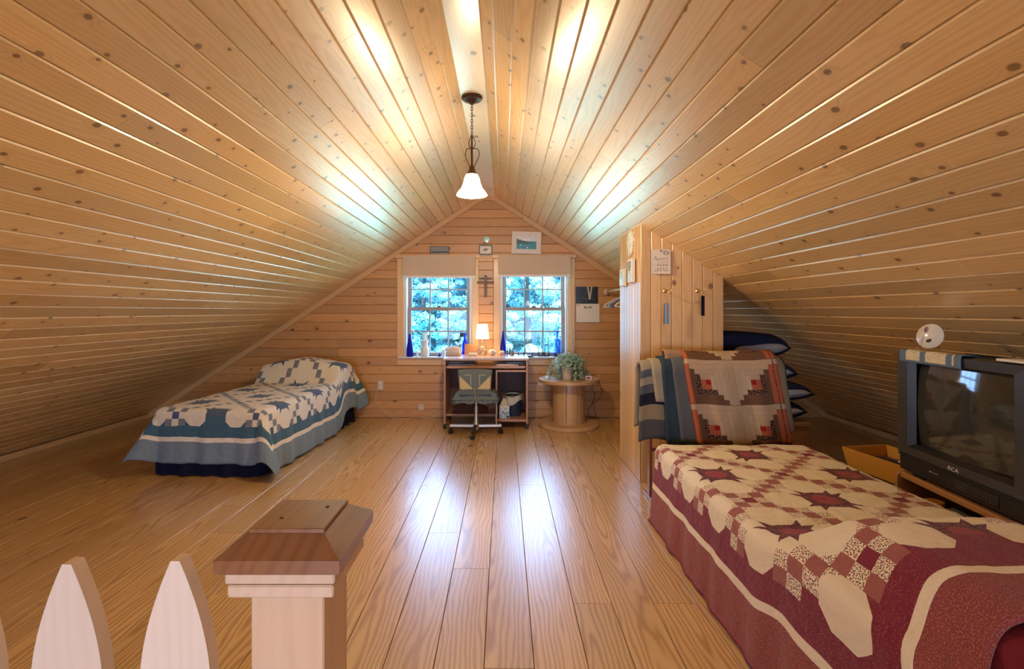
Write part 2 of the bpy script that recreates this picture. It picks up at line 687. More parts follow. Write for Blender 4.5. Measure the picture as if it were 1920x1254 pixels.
def glass_thin(name, tint=(1, 1, 1), refl=1.0):
    m = bpy.data.materials.new(name)
    m.use_nodes = True
    nt = m.node_tree
    E.nt = nt
    nt.nodes.remove(nt.nodes['Principled BSDF'])
    out = nt.nodes['Material Output']
    tr = nt.nodes.new('ShaderNodeBsdfTransparent')
    tr.inputs[0].default_value = (*tint, 1)
    gl = nt.nodes.new('ShaderNodeBsdfGlossy')
    gl.inputs['Roughness'].default_value = 0.02
    fr = nt.nodes.new('ShaderNodeFresnel')
    fr.inputs['IOR'].default_value = 1.45
    mx = nt.nodes.new('ShaderNodeMixShader')
    nt.links.new((E(fr.outputs[0]) * refl).v, mx.inputs[0])
    nt.links.new(tr.outputs[0], mx.inputs[1])
    nt.links.new(gl.outputs[0], mx.inputs[2])
    nt.links.new(mx.outputs[0], out.inputs[0])
    return m


M_PANE = glass_thin('window_glass', (0.96, 0.99, 1.0))

for wi, (x0, x1) in enumerate(WIN):
    root = thing('window_%d' % (wi + 1), ('left' if wi == 0 else 'right') + ' double-hung window with twelve small panes in a pine casing', None, ((x0 + x1) / 2, YB, 0))
    root['kind'] = 'structure'
    if 'category' in root: del root['category']
    w2 = (x1 - x0) / 2
    MB().box(-w2 - .083, -w2, -.022, .02, .735, 1.955, .004).build('casing', M_TRIM, root, False)
    MB().box(w2, w2 + .083, -.022, .02, .735, 1.955, .004).build('casing', M_TRIM, root, False)
    MB().box(-w2 - .10, w2 + .10, -.05, .02, 1.955, 2.0, .004).box(-w2, w2, -.022, .02, 1.86, 1.955).build('head_casing', M_TRIM, root, False)
    MB().box(-w2 - .083, w2 + .083, -.022, .02, .645, .735, .004).build('apron', M_TRIM, root, False)
    sill = MB().box(-w2 - .06, w2 + .06, -.075, .10, .735, WZ0, .004)
    sill.build('sill', M_JAMB, root, False)
    # white vinyl jamb liner
    MB().box(-w2, -w2 + .03, 0.0, .18, WZ0, 1.86).box(w2 - .03, w2, 0, .18, WZ0, 1.86).box(-w2, w2, 0, .18, 1.845, 1.86).box(-w2, w2, .10, .18, .735, WZ0 + .004).build('jamb', M_JAMB, root, False)
    zm = 1.336
    for nm, za, zb, yy in (('upper_sash', zm - .02, 1.845, .115), ('lower_sash', WZ0 + .004, zm + .02, .075)):
        a, b_ = -w2 + .03, w2 - .03
        st, rt = .045, .04
        sm = MB().box(a, a + st, yy, yy + .034, za, zb, .003).box(b_ - st, b_, yy, yy + .034, za, zb, .003)
        sm.box(a + st, b_ - st, yy, yy + .034, za, za + rt, .003).box(a + st, b_ - st, yy, yy + .034, zb - rt, zb, .003)
        so_ = sm.build(nm, M_SASH, root, False)
        ga, gb, gz0, gz1 = a + st, b_ - st, za + rt, zb - rt
        for k in (1, 2):
            xm = ga + (gb - ga) * k / 3
            MB().box(xm - .008, xm + .008, yy + .006, yy + .026, gz0, gz1, .002).build('muntin', M_SASH, so_, False)
        zmid = (gz0 + gz1) / 2
        MB().box(ga, gb, yy + .007, yy + .025, zmid - .008, zmid + .008, .002).build('muntin', M_SASH, so_, False)
        pw, ph = (gb - ga) / 3, (gz1 - gz0) / 2
        for i in range(3):
            for j in range(2):
                m_ = MB().add([(ga + pw * i, yy + .016, gz0 + ph * j), (ga + pw * (i + 1), yy + .016, gz0 + ph * j), (ga + pw * (i + 1), yy + .016, gz0 + ph * (j + 1)), (ga + pw * i, yy + .016, gz0 + ph * (j + 1))], [(0, 1, 2, 3)])
                m_.build('pane', M_PANE, so_, False)
        if nm == 'lower_sash':
            MB().box(-.03, .03, yy - .004, yy + .03, zb, zb + .012, .004).lathe([(.012, zb + .01), (.012, zb + .022), (0, zb + .024)], 10, T(0, yy + .014, 0)).build('sash_lock', M_LATCH, so_)

# rear windows: plain casings
for wi, (x0, x1) in enumerate(REARW):
    r_ = MB()
    r_.box(x0 - .08, x0, YR, YR + .015, RZ0 - .08, RZ1 + .08).box(x1, x1 + .08, YR, YR + .015, RZ0 - .08, RZ1 + .08).box(x0, x1, YR, YR + .015, RZ1, RZ1 + .08).box(x0, x1, YR, YR + .015, RZ0 - .08, RZ0)
    o = r_.build('window_%d' % (wi + 3), M_TRIM, smooth=False)
    tag(o, 'pine-cased window in the gable behind the railing, %s of the pair' % ('first' if wi == 0 else 'second'), kind='structure')

# ------------------------------------------------------------------ partition (boxed closet end)
PX0, PX1, PY0, PY1 = 1.042, 1.675, 3.74, 4.41
pm = MB()
for (a, b_, c, d_) in ((PX0 + .019, PX1 - .019, PY0 + .019, PY1),):
    za, zb = ceil_z(a) + .03, ceil_z(b_) + .03
    vs = [(a, c, 0), (b_, c, 0), (b_, c, zb), (a, c, za), (a, d_, 0), (b_, d_, 0), (b_, d_, zb), (a, d_, za)]
    pm.add(vs, [(0, 1, 2, 3), (7, 6, 5, 4), (0, 4, 5, 1), (1, 5, 6, 2), (2, 6, 7, 3), (3, 7, 4, 0)])
part = pm.build('wall_partition', M_GAP, smooth=False)
tag(part, 'boxed-in closet end clad in vertical pine boards, rising to the roof slope', kind='structure')
nb = 8
bw = (PX1 - PX0) / nb
for i in range(nb):
    xa = PX0 + bw * i
    # width along x, length up, face -y  (u=x, v=z, n=-y)
    board('partition_board', part, (xa, PY0, 0), (1, 0, 0), (0, 0, 1), (0, -1, 0), bw - .001, 0, .018, .005, M_PART, lambda a_: 0.0, lambda a_, xa=xa: ceil_z(xa + a_) + .01)
ns = 8
sw = (PY1 - PY0) / ns
for i in range(ns):
    ya = PY1 - sw * i
    board('partition_board', part, (PX0, ya, 0), (0, -1, 0), (0, 0, 1), (-1, 0, 0), sw - .001, 0, .018, .004, M_PART, lambda a_: 0.0, lambda a_: ceil_z(PX0) + .015)

# ------------------------------------------------------------------ outside: lawn and trees
M_LAWN = plain('sunny_lawn', (0.22, 0.46, 0.38), 0.9, 0.1, var=0.3, scale=0.8)
lawn = MB().box(-60, 60, YB + 3, 90, -3.1, -3.0).build('lawn', M_LAWN, smooth=False)
tag(lawn, 'sunlit lawn outside below the windows', kind='structure')
M_BARK = plain('bark', (0.03, 0.04, 0.04), 0.9, 0.1, bump=0.3)


def leaf_mat(name, c1, c2):
    m, b = new_mat(name, 0.5, 0.3)
    o = coord('Object')
    n = enoise(o, 1.2, 3.0)
    d_, k1, k2 = evor(o, 9.0)
    set_col(b, cmix(c1, c2, esat(estep(n, .35, .65) * .6 + k1 * .4)))
    b.inputs['Transmission Weight'].default_value = 0.0
    return m


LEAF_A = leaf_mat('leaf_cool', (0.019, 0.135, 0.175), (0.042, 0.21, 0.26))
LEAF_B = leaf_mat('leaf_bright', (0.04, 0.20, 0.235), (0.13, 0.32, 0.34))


def tree(x, y, h, r, mat, seed, label, nleaf=28000):
    g = np.random.default_rng(seed)
    t = thing('leafy_tree', label, 'tree', (x, y, -3.0), 0.0, 'trees beyond the windows')
    MB().tube([(0, 0, 0), (.1, .05, h * .3), (0, 0, h * .7), (.05, 0, h * .95)], [.22, .18, .10, .03], 8).build('trunk', M_BARK, t)
    nc = 70
    a = g.uniform(0, 2 * PI, nc)
    zc = g.uniform(0.04, 1.0, nc)
    prof = r * np.sqrt(np.clip(1 - ((zc - .45) / .58) ** 2, 0.03, 1))
    rad = prof * np.sqrt(g.uniform(.1, 1.0, nc))
    cen = np.stack([rad * np.cos(a), rad * np.sin(a), zc * h], 1)
    cr = g.uniform(.35, .85, nc) * r / 2.6
    which = g.integers(0, nc, nleaf)
    dirs = g.normal(size=(nleaf, 3))
    dirs /= np.linalg.norm(dirs, axis=1)[:, None]
    dirs[:, 2] *= .6
    pos = cen[which] + dirs * (cr[which] * g.uniform(.55, 1.0, nleaf) ** .5)[:, None]
    u = g.normal(size=(nleaf, 3)); u /= np.linalg.norm(u, axis=1)[:, None]
    n_ = dirs + g.normal(size=(nleaf, 3)) * .5
    v = np.cross(n_, u); v /= np.linalg.norm(v, axis=1)[:, None] + 1e-9
    u = np.cross(v, n_); u /= np.linalg.norm(u, axis=1)[:, None] + 1e-9
    sz = g.uniform(.06, .13, nleaf)[:, None]
    quad = np.stack([pos - u * sz, pos - v * sz * .55, pos + u * sz, pos + v * sz * .55], 1).reshape(-1, 3)
    me = bpy.data.meshes.new('foliage')
    me.vertices.add(len(quad)); me.vertices.foreach_set('co', quad.ravel())
    me.loops.add(len(quad)); me.loops.foreach_set('vertex_index', np.arange(len(quad)))
    me.polygons.add(nleaf); me.polygons.foreach_set('loop_start', np.arange(nleaf) * 4); me.polygons.foreach_set('loop_total', np.full(nleaf, 4))
    me.update(calc_edges=True)
    fo = link('foliage', me, mat, t)
    fo['kind'] = 'stuff'
    return t


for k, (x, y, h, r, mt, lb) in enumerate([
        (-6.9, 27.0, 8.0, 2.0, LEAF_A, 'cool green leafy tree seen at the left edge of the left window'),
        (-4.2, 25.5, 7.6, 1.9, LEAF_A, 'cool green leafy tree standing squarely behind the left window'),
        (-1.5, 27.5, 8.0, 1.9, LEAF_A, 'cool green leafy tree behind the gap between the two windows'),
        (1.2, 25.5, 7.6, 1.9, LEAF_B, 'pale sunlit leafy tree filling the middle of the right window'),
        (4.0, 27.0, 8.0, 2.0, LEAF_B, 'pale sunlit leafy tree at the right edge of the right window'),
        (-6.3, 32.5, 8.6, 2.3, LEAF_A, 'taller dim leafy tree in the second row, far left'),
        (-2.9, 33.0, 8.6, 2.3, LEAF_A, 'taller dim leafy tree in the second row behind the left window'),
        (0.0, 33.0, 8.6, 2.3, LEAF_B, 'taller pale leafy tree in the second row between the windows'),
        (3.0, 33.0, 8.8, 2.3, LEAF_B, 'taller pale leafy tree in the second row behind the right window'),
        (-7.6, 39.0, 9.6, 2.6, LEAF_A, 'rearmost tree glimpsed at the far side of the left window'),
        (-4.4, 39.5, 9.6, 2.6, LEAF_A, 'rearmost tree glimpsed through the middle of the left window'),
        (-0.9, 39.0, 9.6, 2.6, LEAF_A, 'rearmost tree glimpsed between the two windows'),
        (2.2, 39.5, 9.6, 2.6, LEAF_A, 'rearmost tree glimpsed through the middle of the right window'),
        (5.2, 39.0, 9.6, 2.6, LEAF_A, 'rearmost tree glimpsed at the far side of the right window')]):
    tree(x, y, h, r, mt, 40 + k, lb)

# ------------------------------------------------------------------ quilts and beds
def quilt_mat(name, unit, uo, vo, ue, v0, v1, b1, b2, b3, pal, calico=True):
    m, b = new_mat(name, 0.9, 0.15)
    b.inputs['Sheen Weight'].default_value = 0.15
    u, v, _ = xyz(coord('UV'))
    u = u - uo
    uvv = vec(u, v)
    x, y = u / unit, (v - vo) / unit
    fx = eabs(emod(x + 2.0, 4.0) - 2.0)
    fy = eabs(emod(y + 2.0, 4.0) - 2.0)
    over = (fx + fy) > 2.0
    a = fx + over * (2.0 - fx * 2.0)
    c = fy + over * (2.0 - fy * 2.0)
    mx, mn = emax(a, c), emin(a, c)
    dm = eabs(mx - 1.0)
    octo = (dm < 0.5) & (mn < 0.5) & ((dm + mn) < 0.74)
    star = enot(octo) & (mx < 0.86) & (mn < (mx - 0.40) * 0.2 + 0.40)
    sctr = (mx < 0.30) & ((mx + mn) < 0.44)
    p = efloor((a - 0.5) * 3.0)
    q = efloor((c - 0.5) * 3.0)
    incell = (mn > 0.5)
    sm = p + q
    diag = incell & (eabs(sm - 2.0) < 0.5)
    flank = incell & ((eabs(sm - 1.0) < 0.5) | (eabs(sm - 3.0) < 0.5))
    np_ = (mx > 1.5) & (mn < 0.5)
    Pn = efloor((2.0 - mx) * 3.0 + 0.5)
    Qn = efloor(mn * 3.0 + 0.5)
    npc = np_ & ((Pn + Qn) < 0.5)
    npd = np_ & ((Pn + Qn) > 1.5)
    flank = flank | (np_ & (eabs(Pn + Qn - 1.0) < 0.5))
    # prints
    d1, k1, k2 = evor(uvv, 150.0, 1.0, '2D')
    speck = (d1 < 0.33)
    cal = cmix(pal['cream'], pal['calico'], speck & (k1 > 0.35))
    cal = cmix(cal, pal['calico2'], speck & (k1 < 0.35))
    n1 = enoise(uvv, 110.0, 2.0, 0.6, '2D')
    cream = cmix(pal['cream'], tuple(k * 0.93 for k in pal['cream']), n1)
    dotted = cmix(pal['star'], pal['dots'], (d1 < 0.22) & (k2 > 0.5))
    cl = cream
    if calico:
        edge = enot(octo) & enot(star) & (mx > 0.95) & enot(incell)
        cl = cmix(cl, cal, flank | edge)
    cl = cmix(cl, cmix(pal['chain'], pal['chain2'], speck if not calico else n1), diag | npd)
    cl = cmix(cl, pal['npc'], npc)
    cl = cmix(cl, dotted, star)
    cl = cmix(cl, pal['sctr'], star & sctr)
    e = emax(eabs(u) - ue, emax(v0 - v, v - v1))
    fleck = (d1 < 0.18) & (k1 > 0.55)
    band = cmix(pal['band'], pal['bandf'], fleck)
    outer = cmix(pal['outer'], pal['outerf'], estep(enoise(uvv, 230.0, 2.0, 0.6, '2D'), 0.5, 0.68))
    cl = cmix(cl, band, (e > -0.5 * unit) & enot(octo) & enot(np_) & enot(diag) & enot(flank))
    cl = cmix(cl, band, e > 0.0)
    cl = cmix(cl, pal['cream'], e > b1)
    cl = cmix(cl, outer, e > b2)
    cl = cmix(cl, pal['bind'], e > b3 - 0.012)
    set_col(b, cl)
    # quilted relief: puckers and seams
    seam = eabs(emod(a * 3.0, 1.0) - 0.5) + eabs(emod(c * 3.0, 1.0) - 0.5)
    set_bump(b, enoise(uvv, 24.0, 2.0, 0.5, '2D') + enoise(uvv, 160.0, 1.0, 0.5, '2D') * 0.25, 0.5, 0.012)
    return m


def smooth01(t):
    t = max(0.0, min(1.0, t))
    return t * t * (3 - 2 * t)


def drape(name, mat, parent, W_, L_, ztop, r, U0, U1, V0, V1, hump, amp, seed, alpha=0.75, far_flat=False, step=0.02, yshift=None, floor_z=0.012, lim_right=False):
    nu, nv = int((U1 - U0) / step), int((V1 - V0) / step)
    hx = W_ / 2 - r
    verts, uvs = [], []
    for j in range(nv + 1):
        v = V0 + (V1 - V0) * j / nv
        for i in range(nu + 1):
            u = U0 + (U1 - U0) * i / nu
            sg = 1 if u > 0 else -1
            a = max(abs(u) - hx, 0.0)
            vv = v + (yshift(u, v) if yshift else 0.0)
            nb_, fb_ = max(r - vv, 0.0), max(vv - (L_ - r), 0.0)
            b_ = max(nb_, fb_)
            bx, by = max(-hx, min(hx, u)), max(r, min(L_ - r, vv))
            rho = math.hypot(a, b_)
            if a > 0 and b_ > 0:
                rho *= 1 - (.34 if far_flat and fb_ > 0 else .20) * (2 * a * b_ / (rho * rho)) ** 1.5
            out = down = 0.0
            dx = dy = 0.0
            if rho > 1e-6:
                r0 = math.hypot(a, b_)
                dx, dy = sg * a / r0, (-nb_ + fb_) / r0
                s2 = 2 * a * b_ / (r0 * r0)
                if rho < r * PI / 2:
                    th = rho / r
                    out, down = r * math.sin(th), r * (1 - math.cos(th))
                else:
                    l_ = rho - r * PI / 2
                    al = 0.05 + alpha * s2 ** 1.3
                    per = by if a >= b_ else bx
                    wv = math.sin(per * 21 + seed) * 0.6 + math.sin(per * 34 + seed * 2.3 + 1.2 * math.sin(per * 5)) * 0.4
                    k = (1 - s2) * min(1.0, l_ / 0.35)
                    if lim_right and u > 0: k *= 0.15
                    if far_flat and fb_ > 0: al = 0.04
                    out = r + l_ * math.sin(al) + amp * wv * k + amp * k
                    down = r + l_ * math.cos(al)
            z = ztop - down
            x_, y_ = bx + dx * out, by + dy * out
            z += hump(bx, vv, rho)
            z += 0.006 * mnoise.noise((u * 6, v * 6, seed)) + 0.0035 * mnoise.noise((u * 22, v * 22, seed))
            if z < floor_z:
                k = floor_z - z
                x_ += dx * k * 0.35
                y_ += dy * k * 0.35
                z = floor_z + 0.004 * abs(math.sin(u * 30 + v * 25))
            verts.append((x_, y_, z))
            uvs.append((u, v))
    faces = [(j * (nu + 1) + i, j * (nu + 1) + i + 1, (j + 1) * (nu + 1) + i + 1, (j + 1) * (nu + 1) + i) for j in range(nv) for i in range(nu)]
    me = bpy.data.meshes.new(name)
    me.from_pydata(verts, [], faces)
    ul = me.uv_layers.new(name='UVMap')
    li = np.zeros(len(me.loops), dtype=np.int32)
    me.loops.foreach_get('vertex_index', li)
    ul.data.foreach_set('uv', np.array(uvs, dtype=np.float32)[li].ravel())
    me.polygons.foreach_set('use_smooth', [True] * len(me.polygons))
    me.update()
    o = link(name, me, mat, parent)
    md = o.modifiers.new('thickness', 'SOLIDIFY')
    md.thickness = 0.008
    md.offset = -1
    return o


def ruffle(W_, L_, z0, z1, amp, seed, n=420):
    """Gathered valance around near end and both long sides."""
    path = []
    per = [(-W_ / 2, L_), (-W_ / 2, 0), (W_ / 2, 0), (W_ / 2, L_)]
    segl = [math.dist(per[k], per[k + 1]) for k in range(3)]
    tot = sum(segl)
    vs = []
    rows = 5
    for r_ in range(rows):
        t = r_ / (rows - 1)
        z = z1 + (z0 - z1) * t
        for i in range(n + 1):
            d = tot * i / n
            k = 0
            while k < 2 and d > segl[k]:
                d -= segl[k]; k += 1
            p0, p1 = per[k], per[k + 1]
            f = min(1, d / segl[k])
            x_, y_ = p0[0] + (p1[0] - p0[0]) * f, p0[1] + (p1[1] - p0[1]) * f
            nx, ny = [(-1, 0), (0, -1), (1, 0)][k]
            w = amp * t * (math.sin(i * .42 + seed) + .5 * math.sin(i * .19 + 1.3 * seed)) + amp * t
            vs.append((x_ + nx * w, y_ + ny * w, z))
    fs = [(j * (n + 1) + i, j * (n + 1) + i + 1, (j + 1) * (n + 1) + i + 1, (j + 1) * (n + 1) + i) for j in range(rows - 1) for i in range(n)]
    return MB().add(vs, fs)


M_MATTRESS = plain('mattress_ticking', (0.62, 0.60, 0.55), 0.9, 0.1)
M_NAVY = plain('navy_cotton', (0.010, 0.011, 0.028), 0.9, 0.1, var=0.25, bump=0.2)
M_MAROON = plain('maroon_cotton', (0.17, 0.018, 0.035), 0.9, 0.15, var=0.2, bump=0.2)
M_DKMETAL = plain('dark_metal', (0.05, 0.045, 0.04), 0.45, 0.5, 0.7)

BLUEPAL = dict(cream=(0.76, 0.68, 0.54), calico=(0.10, 0.12, 0.14), calico2=(0.2, 0.22, 0.25), chain=(0.11, 0.13, 0.17), chain2=(0.40, 0.38, 0.34), npc=(0.075, 0.11, 0.20),
               star=(0.070, 0.105, 0.165), dots=(0.10, 0.14, 0.20), sctr=(0.085, 0.12, 0.17), band=(0.055, 0.125, 0.175), bandf=(0.10, 0.19, 0.23), outer=(0.17, 0.23, 0.28), outerf=(0.24, 0.30, 0.33), bind=(0.13, 0.18, 0.22))
REDPAL = dict(cream=(0.80, 0.70, 0.55), calico=(0.28, 0.035, 0.045), calico2=(0.075, 0.095, 0.055), chain=(0.30, 0.085, 0.075), chain2=(0.36, 0.13, 0.11), npc=(0.21, 0.018, 0.04),
              star=(0.105, 0.012, 0.022), dots=(0.55, 0.32, 0.30), sctr=(0.30, 0.045, 0.06), band=(0.20, 0.016, 0.035), bandf=(0.45, 0.14, 0.13), outer=(0.25, 0.045, 0.040), outerf=(0.40, 0.15, 0.115), bind=(0.16, 0.015, 0.03))

UNIT = 0.167
M_QBLUE = quilt_mat('blue_star_quilt', UNIT, 0.07, -0.022, 3.5 * UNIT, -0.022 - 0.5 * UNIT, 3.0, 0.085, 0.122, 0.30, BLUEPAL, calico=False)


def make_bed(name, label, loc, rz, W_, L_, ztop, skirt_mat):
    t = thing(name, label, 'bed', loc, rz)
    MB().box(-W_ / 2 + .03, W_ / 2 - .03, .03, L_ - .02, .27, ztop - .03, .05).build('mattress', M_MATTRESS, t)
    MB().box(-W_ / 2 + .05, W_ / 2 - .05, .05, L_ - .04, .18, .268, .01).build('bed_base', M_DKMETAL, t)
    for sx in (-1, 1):
        for yy in (.15, L_ - .15):
            MB().lathe([(.02, 0), (.022, .02), (.018, .18)], 10, T(sx * (W_ / 2 - .12), yy, 0)).build('leg', M_DKMETAL, t)
    if skirt_mat:
        o = ruffle(W_ - .06, L_ - .02, .006, .27, .016, 1.7).build('bed_skirt', skirt_mat, t)
        tag(o, 'gathered dark navy bed skirt')
    return t


# single bed under the left slope
BL = (-2.36, 3.90, 0)
BRZ = math.radians(-3.8)
make_bed('single_bed', 'single bed with a navy gathered skirt under the left roof slope', BL, BRZ, .93, 1.98, .52, M_NAVY)


def hump_left(x, y, rho):
    k = smooth01((y - 1.38) / .22) * (1 - .35 * smooth01((y - 1.78) / .2))
    across = (1 - abs(x) / .62) ** .5 if abs(x) < .62 else 0
    return .26 * k * (.35 + .65 * across)


o = drape('patchwork_quilt', M_QBLUE, None, .94, 1.98, .525, .06, -.815, .955, -.395, 2.16, hump_left, .016, 0.7, alpha=.52, step=.018)
o.location = BL
o.rotation_euler = (0, 0, BRZ)
tag(o, 'blue and cream star patchwork quilt on the bed under the left slope', 'quilt')

# bed along the right, by the television
BR = (1.43, 0.93, 0)
M_QRED = quilt_mat('red_star_quilt', 0.17, 0.0, 2.86 - .93, 3.5 * 0.17, 1.415 - .93, 2.86 - .93 + 3.5 * .17, 0.095, 0.130, 0.36, REDPAL)
make_bed('low_bed', 'low single bed hidden under the burgundy quilt beside the television', BR, 0, .95, 2.18, .455, None)


def hump_right(x, y, rho):
    k = smooth01((0.97 - y) / .30)
    k2 = 1 - .20 * smooth01((0.38 - y) / .25)
    across = 1 - smooth01((abs(x) - .20) / .30)
    return .155 * k * k2 * (.22 + .78 * across)


def yshift_right(u, v):
    w = smooth01((abs(u) - .25) / .3)
    return -.16 * w * smooth01((.98 - v) / .5)


o = drape('patchwork_quilt', M_QRED, None, .97, 2.19, .472, .055, -.955, .95, .20, 2.64, hump_right, .010, 2.1, alpha=.3, step=.018, yshift=yshift_right, lim_right=True, far_flat=True)
o.location = BR
tag(o, 'burgundy and cream star patchwork quilt with floral chains covering the low bed', 'quilt')

def _later_pillow():
    t = thing('bed_pillow', 'maroon pillow peeping out from under the burgundy quilt', 'pillow', (1.43, 1.14, .458))
    o_ = pillow_mesh(.74, .40, .125, .1, 9).build('sham', M_MAROON, t)
    o_.location = (0, 0, .0625)


# ------------------------------------------------------------------ railing: newel post and pickets
M_NEWEL = wood('newel_fir', (0.76, 0.56, 0.38), (0.66, 0.43, 0.25), 0.09, 0.02, 0.3, 0.25, 6.0, rough=0.55, var=0.05)
M_CAP = wood('cap_cedar', (0.26, 0.11, 0.045), (0.17, 0.065, 0.024), 0.14, 0.016, 0.5, 0.12, 7.0, rough=0.3, coat=0.5, coat_rough=0.15, var=0.05)
M_PICK = wood('picket_raw', (0.82, 0.68, 0.53), (0.72, 0.54, 0.38), 0.085, 0.02, 0.25, 0.2, 6.0, rough=0.6, var=0.06)
M_NAIL = plain('nail_head', (0.05, 0.03, 0.02), 0.5)
PYF = 0.60                                          # front face of the railing
pl, pr = P(470, 1100, PYF).x, P(607, 1100, PYF).x
pw = pr - pl
pcx = (pl + pr) / 2
post = thing('newel_post', 'square fir newel post with a dark stained wooden cap', 'post', (pcx, PYF + pw / 2, 0))
h2 = pw / 2
ztop = P(500, 1077, PYF - .028).z
o = link('shaft', MB().box(-h2, h2, -ztop / 2, ztop / 2, -h2, h2, .002).mesh('shaft', False), M_NEWEL, post)
o.rotation_euler = (PI / 2, 0, 0)
o.location = (0, 0, ztop / 2)
MB().box(-.071 + .006, .071 - .006, -.066 + .0, .066, ztop - .016, ztop, .002).build('collar', M_NEWEL, post, False)
MB().box(-.069 + .006, .069 - .006, -.064, .064, ztop - .033, ztop - .018, .002).build('collar', M_NEWEL, post, False)
cz = ztop
cap = MB()
a, b_ = .0735, .046
cap.add([(-a, -a, cz), (a, -a, cz), (a, a, cz), (-a, a, cz), (-a, -a, cz + .016), (a, -a, cz + .016), (a, a, cz + .016), (-a, a, cz + .016), (-b_, -b_, cz + .036), (b_, -b_, cz + .036), (b_, b_, cz + .036), (-b_, b_, cz + .036)],
        [(3, 2, 1, 0), (0, 1, 5, 4), (1, 2, 6, 5), (2, 3, 7, 6), (3, 0, 4, 7), (4, 5, 9, 8), (5, 6, 10, 9), (6, 7, 11, 10), (7, 4, 8, 11), (8, 9, 10, 11)])
co_ = cap.build('cap', M_CAP, post, False)
MB().box(-b_, b_, -b_, b_, cz + .0355, cz + .042, .001).build('cap_block', M_CAP, co_, False)
for (nx, ny) in ((-.02, -.016), (.026, .02)):
    MB().lathe([(.0, cz + .043), (.0022, cz + .043), (.0022, cz + .041)], 8, T(nx, ny, 0)).build('nail', M_NAIL, co_)


def picket(pxl, pxr, pyt, label):
    Yp = PYF + .0
    xl, xr = P(pxl, 1254, Yp).x, P(pxr, 1254, Yp).x
    w = xr - xl
    zt = P(100, pyt, Yp).z
    t = MB()
    n = 10
    pts = [(-w / 2, 0.05), (w / 2, 0.05)]
    hd = .145
    right = []
    for k in range(n + 1):
        s_ = k / n
        right.append((.0055 + (w / 2 - .0055) * (1 - s_ ** 1.7), zt - hd + hd * s_))
    poly = [(-w / 2, .05), (w / 2, .05)] + right + [(-x_, y_) for x_, y_ in right[::-1]]
    # polygon drawn in local XY (length along Y) then stood up
    me = MB().prism(poly, 0, .019).mesh('fence_picket', True, 30)
    o_ = link('fence_picket', me, M_PICK)
    o_.rotation_euler = (PI / 2, 0, 0)
    o_.location = ((xl + xr) / 2, Yp + .019, 0)
    return tag(o_, label, 'picket', 'pointed railing pickets')


picket(57, 192, 1058, 'pale pointed picket, second along the railing from the newel post')
picket(262, 394, 1052, 'pale pointed picket next to the newel post')
picket(-148, -12, 1060, 'pale pointed picket, third along the railing from the newel post')
rl = MB().box(-1.05, pl - .002, PYF + .0195, PYF + .057, .70, .79, .004).build('railing_rail', M_NEWEL, smooth=False)
tag(rl, 'upper horizontal rail behind the pickets', 'rail')
rl = MB().box(-1.05, pl - .002, PYF + .0195, PYF + .057, .10, .19, .004).build('railing_rail', M_NEWEL, smooth=False)
tag(rl, 'lower horizontal rail behind the pickets, near the floor', 'rail')

# ------------------------------------------------------------------ pendant lamp
LX, LY = XC - .012, 3.24
M_BRONZE = plain('bronze_brown', (0.085, 0.045, 0.030), 0.4, 0.5, 0.6)
ztopc = rz_ - 0.008


def glow(name, c, strength, trans=0.35):
    m = bpy.data.materials.new(name)
    m.use_nodes = True
    nt = m.node_tree
    E.nt = nt
    b = nt.nodes['Principled BSDF']
    b.inputs['Base Color'].default_value = (0.9, 0.86, 0.78, 1)
    b.inputs['Roughness'].default_value = 0.4
    b.inputs['Emission Color'].default_value = (*c, 1)
    n = enoise(coord('Object'), 18.0, 2.0)
    E.nt.links.new((n * (strength * .6) + strength * .7).v, b.inputs['Emission Strength'])
    tr = nt.nodes.new('ShaderNodeBsdfTransparent')
    tr.inputs[0].default_value = (1.0, 0.92, 0.78, 1)
    mx = nt.nodes.new('ShaderNodeMixShader')
    mx.inputs[0].default_value = 1 - trans
    nt.links.new(tr.outputs[0], mx.inputs[1])
    nt.links.new(b.outputs[0], mx.inputs[2])
    nt.links.new(mx.outputs[0], nt.nodes['Material Output'].inputs[0])
    return m


def point(name, loc, power, color, radius, parent=None):
    l = bpy.data.lights.new(name, 'POINT')
    l.energy = power
    l.color = color
    l.shadow_soft_size = radius
    o_ = bpy.data.objects.new(name, l)
    COL.objects.link(o_)
    o_.location = loc
    if parent: o_.parent = parent
    return o_


pd = thing('pendant_lamp', 'bell-shaped glass pendant lamp hanging by a chain from the ridge board', 'lamp', (LX, LY, 2.07))
zt = ztopc - 2.07
MB().lathe([(.068, zt), (.070, zt - .008), (.060, zt - .020), (.034, zt - .026), (.022, zt - .034), (.016, zt - .046), (0, zt - .05)], 28).build('ceiling_canopy', M_BRONZE, pd)
zs = .150                                            # top of shade
zc_top, zc_bot = zt - .045, zt - .27
nl = 11
ll = (zc_top - zc_bot) / nl
for k in range(nl):
    zc = zc_top - ll * (k + .5)
    pts = []
    for i in range(14):
        t = 2 * PI * i / 14
        u, v = .0065 * math.cos(t), ll * .66 * math.sin(t)
        pts.append((u, 0, zc + v) if k % 2 else (0, u, zc + v))
    MB().tube(pts, .0022, 6, closed=True).build('chain_link', M_BRONZE, pd)
MB().tube([(0, 0, zc_bot + .01), (0, 0, zs)], .006, 8).lathe([(.0, zs + .05), (.016, zs + .045), (.02, zs + .02), (.03, zs), (.032, zs - .008)], 16).build('stem', M_BRONZE, pd)
